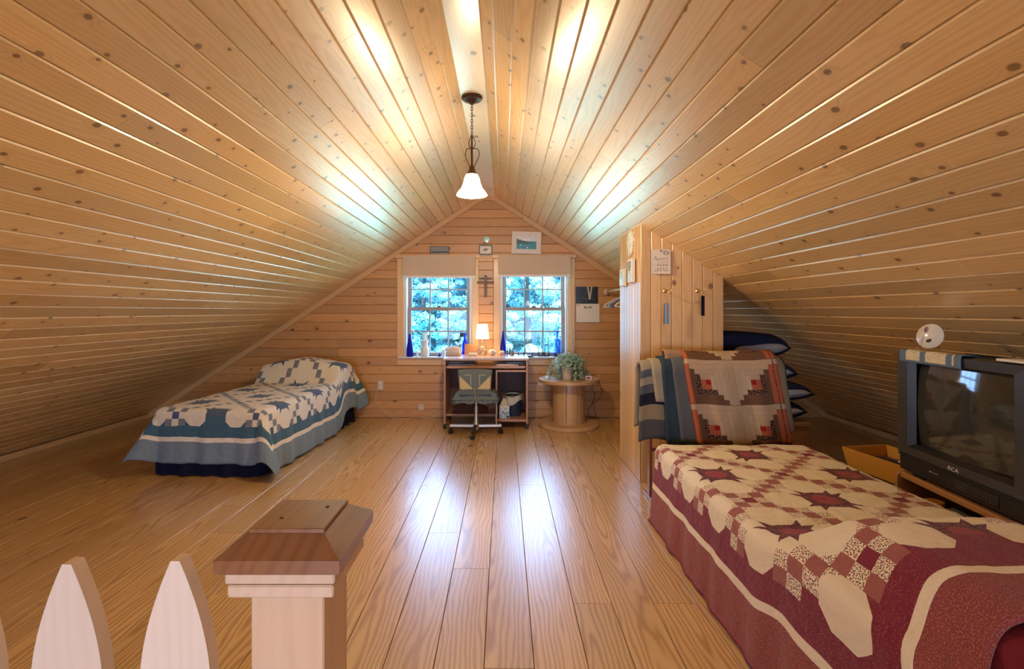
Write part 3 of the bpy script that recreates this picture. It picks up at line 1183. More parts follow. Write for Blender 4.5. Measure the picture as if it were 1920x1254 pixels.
for k in range(3):
    a_ = 2 * PI * k / 3 + .5
    ca, sa = math.cos(a_), math.sin(a_)
    prof = [(.003, zc_bot + .02), (.024, zc_bot - .02), (.018, zc_bot - .05), (.004, zc_bot - .07), (.016, zc_bot - .066), (.040, zc_bot - .066), (.054, zc_bot - .095), (.040, zc_bot - .14), (.014, zc_bot - .19), (.006, zs + .03)]
    MB().tube(bez([(r_ * ca, r_ * sa, z_) for r_, z_ in prof], 45), .0028, 6).build('scroll_arm', M_BRONZE, pd)
M_SHADE = glow('shade_glass', (1.0, 0.84, 0.52), 2.0, 0.30)
shade_prof = [(.022, zs - .005), (.040, zs - .012), (.050, zs - .035), (.056, zs - .065), (.070, zs - .100), (.092, zs - .128), (.101, zs - .146)]
MB().lathe(shade_prof, 36, cap=False).build('shade', M_SHADE, pd)
M_BULB = plain('bulb', (1, 0.95, 0.85), 0.3, emit=((1.0, 0.88, 0.65), 25))
MB().lathe([(.012, zs - .02), (.014, zs - .04), (.026, zs - .075), (.024, zs - .095), (0, zs - .108)], 16).build('bulb', M_BULB, pd)
point('pendant_light', (0, 0, zs - .16), 74, (1.0, 0.80, 0.52), .035, pd)

# ------------------------------------------------------------------ roller shades, pictures, cross
M_BLIND = plain('blind_linen', (0.60, 0.47, 0.36), 0.85, 0.2, var=0.06, scale=9, bump=0.15)
M_HEM = plain('blind_hem', (0.80, 0.76, 0.78), 0.6, 0.3, var=0.03)
for k, (pa, pb, yt, yb, lb) in enumerate(((755, 891, 479, 517, 'left'), (934, 1070, 478, 515, 'right'))):
    Yf = YB - .10
    a0, a1 = P(pa, yt, Yf), P(pb, yb, Yf)
    t = thing('roller_shade', 'tan fabric shade pulled partly down over the %s window' % lb, 'shade', ((a0.x + a1.x) / 2, Yf, a1.z))
    w, h = a1.x - a0.x, a0.z - a1.z

    def fn(s_, q_, w=w, h=h, k=k):
        wr = .006 * mnoise.noise((s_ * 5 + k * 7, q_ * 2.5, 1.0)) + .003 * mnoise.noise((s_ * 13, q_ * 6, k))
        return ((s_ - .5) * w, wr - .004 * q_, q_ * h)
    MB().grid(fn, 40, 14).build('shade_cloth', M_BLIND, t)
    MB().box(-w / 2, w / 2, 0.004, .06, h - .012, h - .002).box(-w / 2, -w / 2 + .004, .002, .06, 0, h - .012).box(w / 2 - .004, w / 2, .002, .06, 0, h - .012).build('shade_return', M_BLIND, t, False)
    MB().box(-w / 2, w / 2, -.012, .012, -.026, .002, .004).build('hem_bar', M_HEM, t)

M_BLACKFR = plain('black_frame', (0.025, 0.02, 0.018), 0.4)
M_GREYFR = plain('grey_frame', (0.10, 0.085, 0.07), 0.5)
M_WHITEM = plain('white_mat', (0.78, 0.72, 0.68), 0.8, 0.2, var=0.03)


def picture_mat(kind):
    m, b = new_mat('print_' + kind, 0.35, 0.4)
    x, y, z = xyz(coord('Generated'))
    v = vec(x, z)
    n = enoise(v, 6.0, 4.0, .6, '2D')
    if kind == 'seascape':
        sky = cmix((0.55, 0.62, 0.72), (0.85, 0.86, 0.88), estep(n, .4, .6))
        c = cmix((0.02, 0.20, 0.32), (0.05, 0.32, 0.42), n)
        hill = (z < 0.80 - x * 0.42 + (n - .5) * .2) & (z > .42)
        c = cmix(c, sky, z > .62)
        c = cmix(c, (0.035, 0.085, 0.06), hill)
        c = cmix(c, (0.9, 0.9, 0.9), (eabs(x - .55) < .035) & (eabs(z - .12) < .07 - eabs(x - .55) * 1.5))
        c = cmix(c, (0.8, 0.85, 0.9), (eabs(x - .22) < .02) & (eabs(z - .30) < .05))
    elif kind == 'horse':
        c = cmix((0.62, 0.56, 0.46), (0.70, 0.64, 0.55), n)
        dx, dz = x - .47, z - .52
        body = ((dx * dx) / .04 + (dz * dz) / .012) < 1.0
        head = (eabs(x - .70) < .06) & (eabs(z - .62) < .06)
        legs = ((eabs(eabs(x - .47) - .14 - (z - .4) * .25) < .025)) & (z > .26) & (z < .52)
        rider = (eabs(x - .5) < .05) & (z > .55) & (z < .76)
        c = cmix(c, (0.05, 0.035, 0.03), body | head | legs | rider)
    else:
        c = cmix((0.20, 0.19, 0.17), (0.30, 0.28, 0.25), n)
        c = cmix(c, (0.04, 0.035, 0.03), (z < .38 + (n - .5) * .5) & (z > .12))
        c = cmix(c, (0.42, 0.36, 0.30), z < .13)
        c = cmix(c, (0.05, 0.05, 0.05), (eabs(x - .45) < .012) & (z < .75))
    set_col(b, c)
    return m


def framed(name, label, px0, px1, py0, py1, Y, fw, fmat, kind, mat_w=0.0, tilt=.10, rot=0.0):
    a0, a1 = P(px0, py1, Y), P(px1, py0, Y)
    w, h = a1.x - a0.x, a1.z - a0.z
    t = thing(name, label, 'picture', ((a0.x + a1.x) / 2, Y, a0.z + abs(math.sin(rot)) * w / 2))
    t.rotation_euler = (-tilt, rot, 0)
    fr = MB().box(-w / 2, w / 2, 0, .012, 0, fw).box(-w / 2, w / 2, 0, .012, h - fw, h).box(-w / 2, -w / 2 + fw, 0, .012, fw, h - fw).box(w / 2 - fw, w / 2, 0, .012, fw, h - fw)
    fr.build('frame', fmat, t, False)
    iw = fw + mat_w
    if mat_w:
        MB().box(-w / 2 + fw, w / 2 - fw, .004, .012, fw, h - fw).build('mount', M_WHITEM, t, False)
    MB().box(-w / 2 + iw, w / 2 - iw, .0025 if mat_w else .004, .011, iw, h - iw).build('print', picture_mat(kind), t, False)
    return t


framed('framed_picture', 'small dark-framed landscape standing on the ledge above the left window', 806, 842, 461.5, 477.5, YB - .035, .008, M_GREYFR, 'dark', tilt=.0)
framed('framed_picture', 'small black-framed horse and rider picture between the two windows', 898, 923, 459, 477.5, YB - .035, .013, M_BLACKFR, 'horse', tilt=.0)
framed('framed_picture', 'white-matted blue seascape leaning above the right window', 959, 1014, 435, 476.5, YB - .040, .006, M_WHITEM, 'seascape', mat_w=.052, tilt=.0, rot=math.radians(1.6))
M_CYGLASS = plain('aqua_glass', (0.35, 0.72, 0.75), 0.15, 0.6, var=0.3, scale=60)
c0 = P(912.6, 449, YB - .02)
o = MB().lathe([(0, 0), (.020, .001), (.034, .004), (.036, .008), (.0, .012)], 12, T(*c0) @ R(PI / 2, 'X')).build('glass_ornament', M_CYGLASS)
o.data.transform(T(-c0.x, -c0.y, -c0.z)); o.location = c0
tag(o, 'small pale aqua glass ornament on the wall above the horse picture', 'ornament')

M_DKWOOD = wood('cross_walnut', (0.16, 0.075, 0.035), (0.07, 0.03, 0.015), 0.03, 0.01, 0.5, 0.0, 5.0, rough=0.5)
c0 = P(910.3, 557, YB - .03)
cr = thing('wall_cross', 'dark wooden cross hung on the wall between the windows', 'cross', (c0.x, YB - .03, c0.z))
ch = (557 - 516.5) * .006554
MB().box(-.0165, .0165, -.014, .012, 0, ch, .003).build('upright', M_DKWOOD, cr, False)
MB().box(-.103, .103, -.010, .016, ch * .62, ch * .62 + .030, .003).build('crossbar', M_DKWOOD, cr, False)
MB().box(-.075, .075, -.002, .024, ch * .83, ch * .83 + .018, .003).build('crossbar', M_DKWOOD, cr, False)

# calendar
M_PAPER = plain('paper_white', (0.74, 0.68, 0.62), 0.85, 0.2, var=0.03)


def calendar_photo():
    m, b = new_mat('calendar_photo', 0.35)
    x, y, z = xyz(coord('Generated'))
    n = enoise(vec(x, z), 5.0, 3.0, .5, '2D')
    c = cmix((0.012, 0.011, 0.010), (0.05, 0.045, 0.04), estep(n, .5, .75))
    beam = (eabs(eabs(x - .63) - (z - .25) * .12) < .03) & (z > .25)
    c = cmix(c, (0.55, 0.50, 0.34), beam)
    set_col(b, c)
    return m


def calendar_page():
    m, b = new_mat('calendar_page', 0.8)
    x, y, z = xyz(coord('Generated'))
    c = col((0.76, 0.70, 0.64))
    gx = eabs(emod(x * 7.0, 1.0) - .5) > .475
    gz = eabs(emod(z * 6.6, 1.0) - .5) > .475
    c = cmix(c, (0.62, 0.57, 0.52), (gx | gz) & (z < .70))
    txt = (eabs(x - .50) < .18) & (eabs(z - .80) < .055)
    c = cmix(c, (0.10, 0.09, 0.08), txt & ((ehash(efloor(x * 38.0), efloor(z * 24.0))) > .38))
    t2 = (eabs(x - .09) < .07) & (eabs(z - .92) < .025)
    c = cmix(c, (0.3, 0.28, 0.26), t2)
    set_col(b, c)
    return m


a0, a1 = P(1079.5, 569.5, YB - .006), P(1121, 537.4, YB - .006)
cal = thing('wall_calendar', 'open wall calendar with a black photograph above a white page', 'calendar', ((a0.x + a1.x) / 2, YB - .012, a0.z))
w = a1.x - a0.x
MB().box(-w / 2, w / 2, 0.002, .006, 0, a1.z - a0.z).build('photo_leaf', calendar_photo(), cal, False)
hh = (604 - 569.5) * .006554
MB().grid(lambda s_, q_: ((s_ - .46) * w * 1.05, -.004 - .010 * (1 - q_) ** 2 * (1 - q_), -hh + hh * q_), 8, 10).build('date_leaf', calendar_page(), cal)

# ------------------------------------------------------------------ items on the partition
M_PLATE = plain('painted_plaque', (0.66, 0.62, 0.52), 0.5, 0.4, var=0.05)


def scribble(name, base, ink, sx, sz, thr=.62, lo=.1, hi=.9):
    m, b = new_mat(name, 0.7)
    x, y, z = xyz(coord('Object'))
    n = enoise(vec(x * sx, y * sx, z * sz), 1.0, 3.0, .6)
    set_col(b, cmix(base, ink, estep(n, thr, thr + .05) * .8))
    return m


# oval plaque on the side face
ca = P(1175, 456, 4.0)
pq = thing('oval_plaque', 'egg-shaped cream plaque with dark brush strokes high on the partition side', 'plaque', (PX0, 4.02, ca.z))
pts = []
for i in range(26):
    t = 2 * PI * i / 26
    pts.append(((.095 + .015 * math.sin(t)) * math.cos(t), .105 * math.sin(t)))
me = MB().prism(pts, 0, .012, R(-PI / 2, 'Z') @ R(PI / 2, 'X')).mesh('plaque_disc', True)
link('plaque_disc', me, scribble('plaque_strokes', (0.80, 0.80, 0.74), (0.08, 0.09, 0.08), 55, 18, .54), pq)
MB().tube([(-.008, .055 * math.cos(2 * PI * i / 20) * 1.55, .1 * math.sin(2 * PI * i / 20)) for i in range(20)], .006, 6, closed=True).build('rim', M_PLATE, pq)


def photo_card(name, label, px0, px1, py0, py1, Yc, dark):
    """Card standing off the side face, turned a little towards the room."""
    c_ = P((px0 + px1) / 2, (py0 + py1) / 2, Yc)
    h = (py1 - py0) / F * Yc
    w = .13
    t = thing(name, label, 'photo frame', (PX0 - .004, Yc, c_.z - h / 2))
    MB().box(-.035, -.004, -w / 2, w / 2, 0, h, .003).build('frame', M_PAPER, t, False)
    m, b = new_mat('card_print', 0.12, 0.6)
    x, y, z = xyz(coord('Generated'))
    n = enoise(vec(y, z), 6.0, 3.0, .5, '2D')
    c = cmix((0.35, 0.62, 0.75), (0.72, 0.85, 0.90), estep(n, .4, .6))
    if dark:
        c = cmix(c, (0.25, 0.25, 0.27), (z > .5) & (n > .45))
    set_col(b, c)
    MB().box(-.037, -.034, -w / 2 + .015, w / 2 - .015, .015, h - .015).build('print', m, t, False)


photo_card('photo_frame', 'upper small white-edged photo card below the oval plaque', 1173, 1188, 486, 530, 3.93, True)
photo_card('photo_frame', 'lower small pale blue photo card above the clothes hangers', 1156, 1171, 505, 537, 4.20, False)

# drawing pinned on the front face
a0, a1 = P(1219.5, 513.5, PY0), P(1256, 468, PY0)
dr = thing('paper_drawing', 'pen sketch of a house on white paper pinned to the partition boards', 'drawing', ((a0.x + a1.x) / 2, PY0 - .012, a0.z))
w, h = a1.x - a0.x, a1.z - a0.z


def sketch():
    m, b = new_mat('pen_sketch', 0.8)
    x, y, z = xyz(coord('Generated'))
    n = enoise(vec(x, z), 9.0, 3.0, .6, '2D')
    c = col((0.72, 0.63, 0.52))
    ink = (0.18, 0.16, 0.15)
    tree_ = ((((x - .78) * (x - .78)) / .03 + ((z - .86) * (z - .86)) / .008) < 1.0) & (n > .42)
    roof = (eabs(x - .55) < .32) & (eabs(z - .62 - (x - .55) * .06) < .012)
    posts = (eabs(emod(x * 9.0, 1.0) - .5) < .10) & (eabs(x - .62) < .24) & (eabs(z - .45) < .17) & (n > .40)
    wins = (eabs(emod(x * 7.0, 1.0) - .5) < .26) & (eabs(emod(z * 7.0, 1.0) - .5) < .24) & (eabs(x - .56) < .25) & (eabs(z - .28) < .13)
    gnd = (eabs(z - .13) < .02) & (n > .45) & (eabs(x - .5) < .38)
    lft = (eabs(eabs(x - .24) - (.72 - z) * .5) < .018) & (z > .56) & (z < .74)
    c = cmix(c, ink, (tree_ | roof | posts | wins | gnd | lft) * .75)
    set_col(b, c)
    return m


MB().grid(lambda s_, q_: ((s_ - .5) * w, -.010 * (1 - q_) * abs(s_ - .3), q_ * h), 8, 8).build('sheet', sketch(), dr)
MB().lathe([(.006, .0), (.006, .002), (.0, .005)], 8, T(0, -.003, h - .01) @ R(PI / 2, 'X')).build('pin', M_BRONZE, dr)

# brass hooks
M_BRASS = plain('brass', (0.75, 0.48, 0.16), 0.25, 0.5, 1.0, var=0.05)
M_LTBLUE = plain('light_blue_ribbon', (0.22, 0.33, 0.45), 0.7, 0.2, var=0.1)
M_STRING = plain('string', (0.5, 0.42, 0.32), 0.8)


def hook(px, py, label):
    c_ = P(px, py, PY0)
    t = thing('brass_hook', label, 'hook', (c_.x, PY0 - .001, c_.z))
    MB().lathe([(.0, .0), (.014, .0), (.016, .003), (.010, .006), (.0, .007)], 14, R(PI / 2, 'X')).build('rosette', M_BRASS, t)
    MB().tube(bez([(0, -.005, 0), (.004, -.03, -.008), (.012, -.055, -.016), (.024, -.062, -.010), (.032, -.066, .002)], 18), .0042, 8).lathe([(0, -.006), (.006, -.003), (.006, .003), (0, .006)], 8, T(.033, -.067, .006)).build('arm', M_BRASS, t)
    return c_


c_ = hook(1246, 545, 'small brass coat hook holding the light blue ribbon pair')
t = thing('ribbon_tassel', 'pair of light blue cloth strips hanging from a brass hook by a string', 'tassel', (c_.x + .002, PY0 - .062, c_.z))
bz = -(607 - 545) / F * PY0
MB().tube(bez([(.013, .0, -.010), (.012, 0, -.05), (.008, .004, -.10)], 10), .0014, 5).build('string', M_STRING, t)
for dx_ in (-.018, .006):
    MB().grid(lambda s_, q_, dx_=dx_: (dx_ + (s_ - .5) * (.020 - .004 * q_), .004 * math.sin(s_ * PI), bz + q_ * .155), 4, 8).build('strip', M_LTBLUE, t)
c_ = hook(1307, 545, 'small brass coat hook holding the navy strap')
t = thing('navy_strap', 'short navy strap hanging from a brass hook', 'strap', (c_.x + .014, PY0 - .062, c_.z))
MB().tube([(0, 0, -.011), (.003, 0, -.04)], .0014, 5).build('string', M_STRING, t)
MB().grid(lambda s_, q_: ((s_ - .5) * .026 + .006, .004 * math.sin(s_ * PI), -.19 + q_ * .15), 4, 8).build('strap_body', M_NAVY, t)

# clothes rod and hangers behind the partition
M_ROD = plain('rod_wood', (0.45, 0.28, 0.14), 0.5)
RODX, RODZ = 1.255, 1.545
rd = thing('closet_rod', 'wooden clothes rod running from the partition to the gable wall', 'rod', (RODX, PY1, RODZ))
MB().tube([(0, -.02, 0), (0, YB - PY1, 0)], .014, 12).build('pole', M_ROD, rd)
MB().lathe([(0.0, 0), (.028, 0), (.028, .012), (.018, .014)], 14, T(0, YB - PY1 - .001, 0) @ R(PI / 2, 'X')).build('socket', M_WHITEM, rd)
for k, (yy, cc, nm, rz) in enumerate(((4.62, (0.75, 0.74, 0.76), 'white', .06), (4.78, (0.05, 0.07, 0.16), 'navy', -.05), (4.93, (0.30, 0.42, 0.70), 'light blue', .04), (5.12, (0.62, 0.60, 0.66), 'grey white', -.03))):
    t = thing('clothes_hanger', '%s plastic clothes hanger on the closet rod' % nm, 'hanger', (RODX, yy, RODZ), rz, 'plastic hangers on the closet rod')
    mt = plain('hanger_' + nm.replace(' ', '_'), cc, 0.4)
    body = bez([(0, 0, -.075), (.08, 0, -.105), (.19, 0, -.165), (.205, 0, -.185), (.19, 0, -.195), (0, 0, -.195), (-.19, 0, -.195), (-.205, 0, -.185), (-.19, 0, -.165), (-.08, 0, -.105), (0, 0, -.075)], 60)
    MB().tube(body, .006, 6).build('hanger_body', mt, t)
    MB().tube([(0, 0, -.078), (0, 0, -.03)] + arc(0, .0, .019, -PI / 2, PI * .9, 12)[1:], .003, 6).build('hanger_hook', mt, t)

# ------------------------------------------------------------------ quilt rack and what hangs on it
M_RACK = wood('rack_mahogany', (0.26, 0.085, 0.045), (0.16, 0.045, 0.022), 0.03, 0.012, 0.4, 0.0, 5.0, rough=0.35, coat=0.3)
RKY, RX0, RX1 = 3.40, 1.01, 1.93
rack = thing('quilt_rack', 'reddish wooden quilt rack almost hidden by the hanging quilts', 'rack', ((RX0 + RX1) / 2, RKY, 0))
hw = (RX1 - RX0) / 2
for sx in (-1, 1):
    MB().box(sx * hw - .011, sx * hw + .011, -.13, .13, .0, .03, .006).build('foot', M_RACK, rack)
    MB().box(sx * hw - .010, sx * hw + .010, -.025, .025, .03, .93, .005).build('upright', M_RACK, rack)
for (yy, zz) in ((0, .90), (0, .35)):
    MB().tube([(-hw, yy, zz), (hw, yy, zz)], .012, 10).build('bar', M_RACK, rack)


def hang(name, label, mat, x0, x1, ztop, rad, zf, zb, shear=0.0, amp=.01, seed=0.0, lean=0.0, step=.02, uv0=(0, 0), thick=.012, flare=0.0, sag=0.0):
    """Cloth over the top bar: front panel towards -Y, back panel behind. UV in metres from the top front edge down."""
    lf, lb = (ztop - rad) - zf, (ztop - rad) - zb
    tot = lf + PI * rad + lb
    nv, nu = int(tot / step), int((x1 - x0) / step)
    verts, uvs = [], []
    for j in range(nv + 1):
        d = tot * j / nv
        for i in range(nu + 1):
            s_ = i / nu
            x = x0 + (x1 - x0) * s_
            if d < lf:
                t = 1 - d / lf                        # 0 at the bar .. 1 at the hem
                y, z = -rad - lean * t, zf + d
                drop = lf * t
            elif d < lf + PI * rad:
                th = (d - lf) / rad
                y, z = -rad * math.cos(th), (ztop - rad) + rad * math.sin(th)
                t = 0; drop = 0
            else:
                t = (d - lf - PI * rad) / max(lb, 1e-6)
                y, z = rad, (ztop - rad) - lb * t
                drop = lb * t
            k = min(1.0, drop / .25)
            y += (-1 if d < lf else .3) * amp * k * (math.sin(x * 24 + seed) + .6 * math.sin(x * 41 + seed * 1.7)) - (amp * k if d < lf else 0)
            z += sag * (1 - (2 * s_ - 1) ** 2) * -1 + .006 * mnoise.noise((x * 7, d * 7, seed))
            xx = x + shear * drop + flare * (s_ - .5) * drop
            verts.append((xx, RKY + y, z))
            uvs.append((x + uv0[0], d + uv0[1]))
    faces = [(j * (nu + 1) + i, j * (nu + 1) + i + 1, (j + 1) * (nu + 1) + i + 1, (j + 1) * (nu + 1) + i) for j in range(nv) for i in range(nu)]
    cx = (x0 + x1) / 2
    verts = [(a - cx, b - RKY, c) for a, b, c in verts]
    me = bpy.data.meshes.new(name)
    me.from_pydata(verts, [], faces)
    ul = me.uv_layers.new(name='UVMap')
    li = np.zeros(len(me.loops), dtype=np.int32)
    me.loops.foreach_get('vertex_index', li)
    ul.data.foreach_set('uv', np.array(uvs, dtype=np.float32)[li].ravel())
    me.polygons.foreach_set('use_smooth', [True] * len(me.polygons))
    me.update()
    o_ = link(name, me, mat, None, (cx, RKY, 0))
    md = o_.modifiers.new('thickness', 'SOLIDIFY'); md.thickness = thick; md.offset = -1
    return tag(o_, label, 'quilt' if 'quilt' in label else 'blanket')


def stripe_mat():
    m, b = new_mat('striped_wool', 0.95, 0.1)
    u, v, _ = xyz(coord('UV'))
    n = enoise(vec(u * 300, v * 300), 1.0, 2.0, .6, '2D')
    c = col((0.085, 0.08, 0.078))
    for (lo, hi, cc) in ((.135, .235, (0.27, 0.205, 0.125)), (.235, .315, (0.018, 0.02, 0.027)), (.315, .375, (0.085, 0.092, 0.105)), (.375, .425, (0.29, 0.245, 0.175)), (.425, .475, (0.09, 0.10, 0.12)), (.475, 2, (0.28, 0.24, 0.18))):
        c = cmix(c, cc, (v > lo) & (v < hi))
    c = cmix(c, (0.02, 0.02, 0.02), estep(n, .55, .8) * .35)
    set_col(b, c)
    set_bump(b, n, .4, .004)
    return m


def logcabin_mat():
    m, b = new_mat('log_cabin_quilt', 0.92, 0.1)
    u, v, _ = xyz(coord('UV'))
    BS = .30
    bx = efloor(u / BS)
    by = efloor(v / BS)
    lx = emod(u / BS, 1.0) * 2.0 - 1.0
    ly = emod(v / BS, 1.0) * 2.0 - 1.0
    fx = enot(emod(bx, 2.0)) * 2.0 - 1.0
    fy = enot(emod(by, 2.0)) * 2.0 - 1.0
    x, y = lx * fx, ly
    n = 4.6
    k = efloor(emax(eabs(x), eabs(y)) * n + .5)
    r = (k - .5) / n
    right = x > r
    top = (y > r) & enot(right)
    left = (x < -r) & enot(right) & enot(top)
    dark = enot(right | top)
    hs = ehash(k * 1.7 + top * 3.1 + left * 5.3 + 0.37)
    uvv = vec(u, v)
    d1, k1, k2 = evor(uvv, 105.0, 1.0, '2D')
    nn = enoise(uvv, 90.0, 2.0, .6, '2D')
    lite = cmix((0.54, 0.39, 0.22), (0.42, 0.28, 0.15), hs)
    lite = cmix(lite, (0.54, 0.42, 0.29), nn * .6)
    br = cmix((0.13, 0.062, 0.034), (0.19, 0.095, 0.05), nn)
    flor = cmix((0.045, 0.022, 0.018), (0.34, 0.20, 0.11), (d1 < .30))
    dk = cmix(br, flor, (eabs(k - 2.0) < .5) | (eabs(k - 5.0) < .5) & left)
    dk = cmix(dk, (0.42, 0.11, 0.05), (eabs(k - 4.0) < .5) & left | (eabs(k - 1.0) < .5))
    c = cmix(lite, dk, dark)
    c = cmix(c, (0.33, 0.018, 0.014), k < .5)
    set_col(b, c)
    edge = eabs(emod(emax(eabs(x), eabs(y)) * n + .5, 1.0) - .5)
    set_bump(b, enot(estep(edge, .40, .5)) * .5 + enoise(uvv, 60.0, 2.0, .5, '2D') * .6, .5, .01)
    return m


def heather(name, c, c2=None):
    m, b = new_mat(name, 0.95, 0.1)
    u, v, _ = xyz(coord('UV'))
    n = enoise(vec(u, v), 260.0, 2.0, .6, '2D')
    set_col(b, cmix(c, c2 or tuple(k * .6 for k in c), estep(n, .4, .7)))
    set_bump(b, enoise(vec(u, v), 30.0, 3.0, .5, '2D'), .4, .01)
    return m


hang('hanging_blanket', 'tan fuzzy blanket bunched behind the other quilts on the rack', heather('tan_fleece', (0.40, 0.24, 0.13)), 1.10, 1.30, 1.045, .05, .60, .55, amp=.006, seed=.4)
hang('hanging_blanket', 'grey, navy and cream striped wool blanket at the left end of the rack', stripe_mat(), .930, 1.13, .960, .075, .425, .50, amp=.004, seed=1.1, shear=-.03, thick=.02, sag=-.02)
hang('hanging_blanket', 'cream cotton blanket folded between the striped and the blue ones', heather('cream_cotton', (0.40, 0.33, 0.22)), 1.00, 1.15, .985, .088, .70, .6, amp=.006, seed=2.0, shear=.12)
hang('hanging_quilt', 'blue quilt with a satin edge hanging beside the striped blanket', heather('blue_satin', (0.042, 0.066, 0.082)), 1.065, 1.90, 1.000, .098, .412, .45, amp=.010, seed=2.9, shear=.07, thick=.015)
hang('hanging_quilt', 'thin grey-blue speckled quilt layered over the blue satin quilt', heather('grey_blue_fleck', (0.135, 0.135, 0.13), (0.075, 0.08, 0.085)), 1.135, 1.75, 1.005, .106, .435, .45, amp=.008, seed=3.4, shear=.12)
hang('hanging_quilt', 'soft beige quilt sticking out below the log cabin quilt', heather('beige_quilt', (0.30, 0.22, 0.125)), 1.50, 1.885, 1.005, .112, .50, .5, amp=.012, seed=4.3, shear=.16, thick=.03)
hang('hanging_quilt', 'brown and cream log cabin quilt with red centres draped on the rack', logcabin_mat(), 1.215, 1.83, 1.045, .125, .435, .5, amp=.010, seed=5.0, shear=.17, thick=.03, uv0=(-1.20, .04), lean=.02, sag=.012)

# ------------------------------------------------------------------ navy pillows stacked behind the rack
M_INK = plain('ink_sham', (0.012, 0.014, 0.040), 0.85, 0.2, var=0.3, scale=14, bump=0.25)
M_PILW = plain('pillow_ticking', (0.30, 0.30, 0.32), 0.9, 0.1, var=0.15, scale=25, bump=0.2)


def pillow_mesh(w, d, h, pinch=.10, seed=0):
    vs, fs = [], []
    n = 18
    for side in (1, -1):
        for j in range(n + 1):
            for i in range(n + 1):
                s_, q_ = 2 * i / n - 1, 2 * j / n - 1
                e_ = max(0.0, (1 - s_ ** 4) * (1 - q_ ** 4)) ** .5
                kx = 1 - pinch * (1 - s_ * s_) * 0 - pinch * (1 - abs(s_)) * (q_ * q_) * .0
                x = s_ * w / 2 * (1 - pinch * (1 - q_ ** 2) * 0.5)
                y = q_ * d / 2 * (1 - pinch * (1 - s_ ** 2) * 0.5)
                z = side * h / 2 * e_ * (1 + .10 * mnoise.noise((s_ * 2 + seed, q_ * 2, side)))
                vs.append((x, y, z))
    m_ = (n + 1) * (n + 1)
    for sd in range(2):
        for j in range(n):
            for i in range(n):
                q = [sd * m_ + j * (n + 1) + i, sd * m_ + j * (n + 1) + i + 1, sd * m_ + (j + 1) * (n + 1) + i + 1, sd * m_ + (j + 1) * (n + 1) + i]
                fs.append(tuple(q if sd == 0 else q[::-1]))
    return MB().add(vs, fs)


def pillow(label, x, y, z, rz, ry, w, d, h, seed, rx=0.0):
    t = thing('bed_pillow', label, 'pillow', (x, y, z), rz, 'navy pillows stacked under the right slope')
    t.rotation_euler = (rx, ry, rz)
    o_ = pillow_mesh(w, d, h, .1, seed).build('sham', M_INK, t)
    o_.location = (0, 0, h / 2)
    o_ = pillow_mesh(w * .72, d * .5, h * .46, .1, seed + 3).build('pillow_end', M_PILW, t)
    o_.location = (w * .08, -d * .275, h * .37)
    o_.rotation_euler = (0, -.12, 0)
    tag(o_, 'pale ticking showing at the open end')


_later_pillow()
pillow('uppermost navy pillow with pale ticking showing, top of the stack', 1.94, 4.07, .935, .10, .06, .62, .46, .21, 1)
pillow('middle navy pillow squeezed between two others in the stack', 1.99, 4.09, .765, -.08, .10, .66, .46, .17, 2)
pillow('navy pillow with a pale corner, third down in the stack', 2.06, 4.02, .60, .05, .05, .70, .46, .165, 3)
pillow('navy pillow low in the stack, behind the quilt rack', 2.03, 4.06, .44, -.03, .0, .70, .46, .17, 4)
M_CHEST = wood('chest_pine', (0.36, 0.18, 0.08), (0.25, 0.11, 0.045), 0.3, 0.02, 0.4, 0.1, 4.0, rough=0.45)
ct = thing('blanket_chest', 'low pine chest under the stacked navy pillows', 'chest', (2.03, 4.07, 0))
MB().box(-.36, .36, -.22, .22, .03, .40, .006).build('chest_body', M_CHEST, ct, False)
MB().box(-.375, .375, -.235, .235, .40, .44, .008).build('lid', M_CHEST, ct, False)
for sx in (-1, 1):
    for sy in (-1, 1):
        MB().box(sx * .33 - .03, sx * .33 + .03, sy * .19 - .03, sy * .19 + .03, 0, .03, .004).build('foot', M_CHEST, ct, False)

# ------------------------------------------------------------------ television corner
TVO = Vector((2.005, 2.475, 0))
TVA = math.atan2(-.9947, -.1025)                       # local x runs along the front, y to the back
SZ = .50                                               # stand top
M_LAM = wood('stand_laminate', (0.38, 0.19, 0.075), (0.27, 0.12, 0.045), 0.3, 0.018, 0.45, 0.0, 4.0, rough=0.35, coat=0.2)
M_TVBLK = plain('tv_black', (0.012, 0.012, 0.012), 0.45, 0.4, var=0.1)
M_TVGREY = plain('tv_grey', (0.038, 0.035, 0.032), 0.42, 0.45, var=0.05)
M_DKIN = plain('tv_inner_bezel', (0.02, 0.02, 0.02), 0.35, 0.4)
M_SCREEN = plain('crt_glass', (0.040, 0.040, 0.034), 0.06, 0.8, var=0.02)
M_MARK = plain('silver_print', (0.55, 0.53, 0.50), 0.5)
st = thing('television_stand', 'woodgrain laminate stand with an open shelf carrying the television', 'tv stand', TVO, TVA)
MB().box(-.012, .83, .0, .42, SZ - .03, SZ, .005).build('top_shelf', M_LAM, st, False)
for xx in (-.03, .83):
    pf = [(0.0, 0.0), (.43, 0.0), (.43, SZ), (.035, SZ), (.016, SZ - .006), (.004, SZ - .018), (.0, SZ - .04)]
    Mx = Matrix(((0, 0, 1, xx), (1, 0, 0, -.012), (0, 1, 0, 0), (0, 0, 0, 1)))
    MB().prism(pf, 0, .018, Mx).build('side_panel', M_LAM, st, False)
MB().box(-.012, .83, .0, .42, .235, .253, .004).build('lower_shelf', M_LAM, st, False)
MB().box(-.012, .83, .41, .42, .06, SZ - .03).build('back_panel', M_LAM, st, False)
MB().box(-.012, .83, .02, .04, .0, .06).build('plinth', M_LAM, st, False)

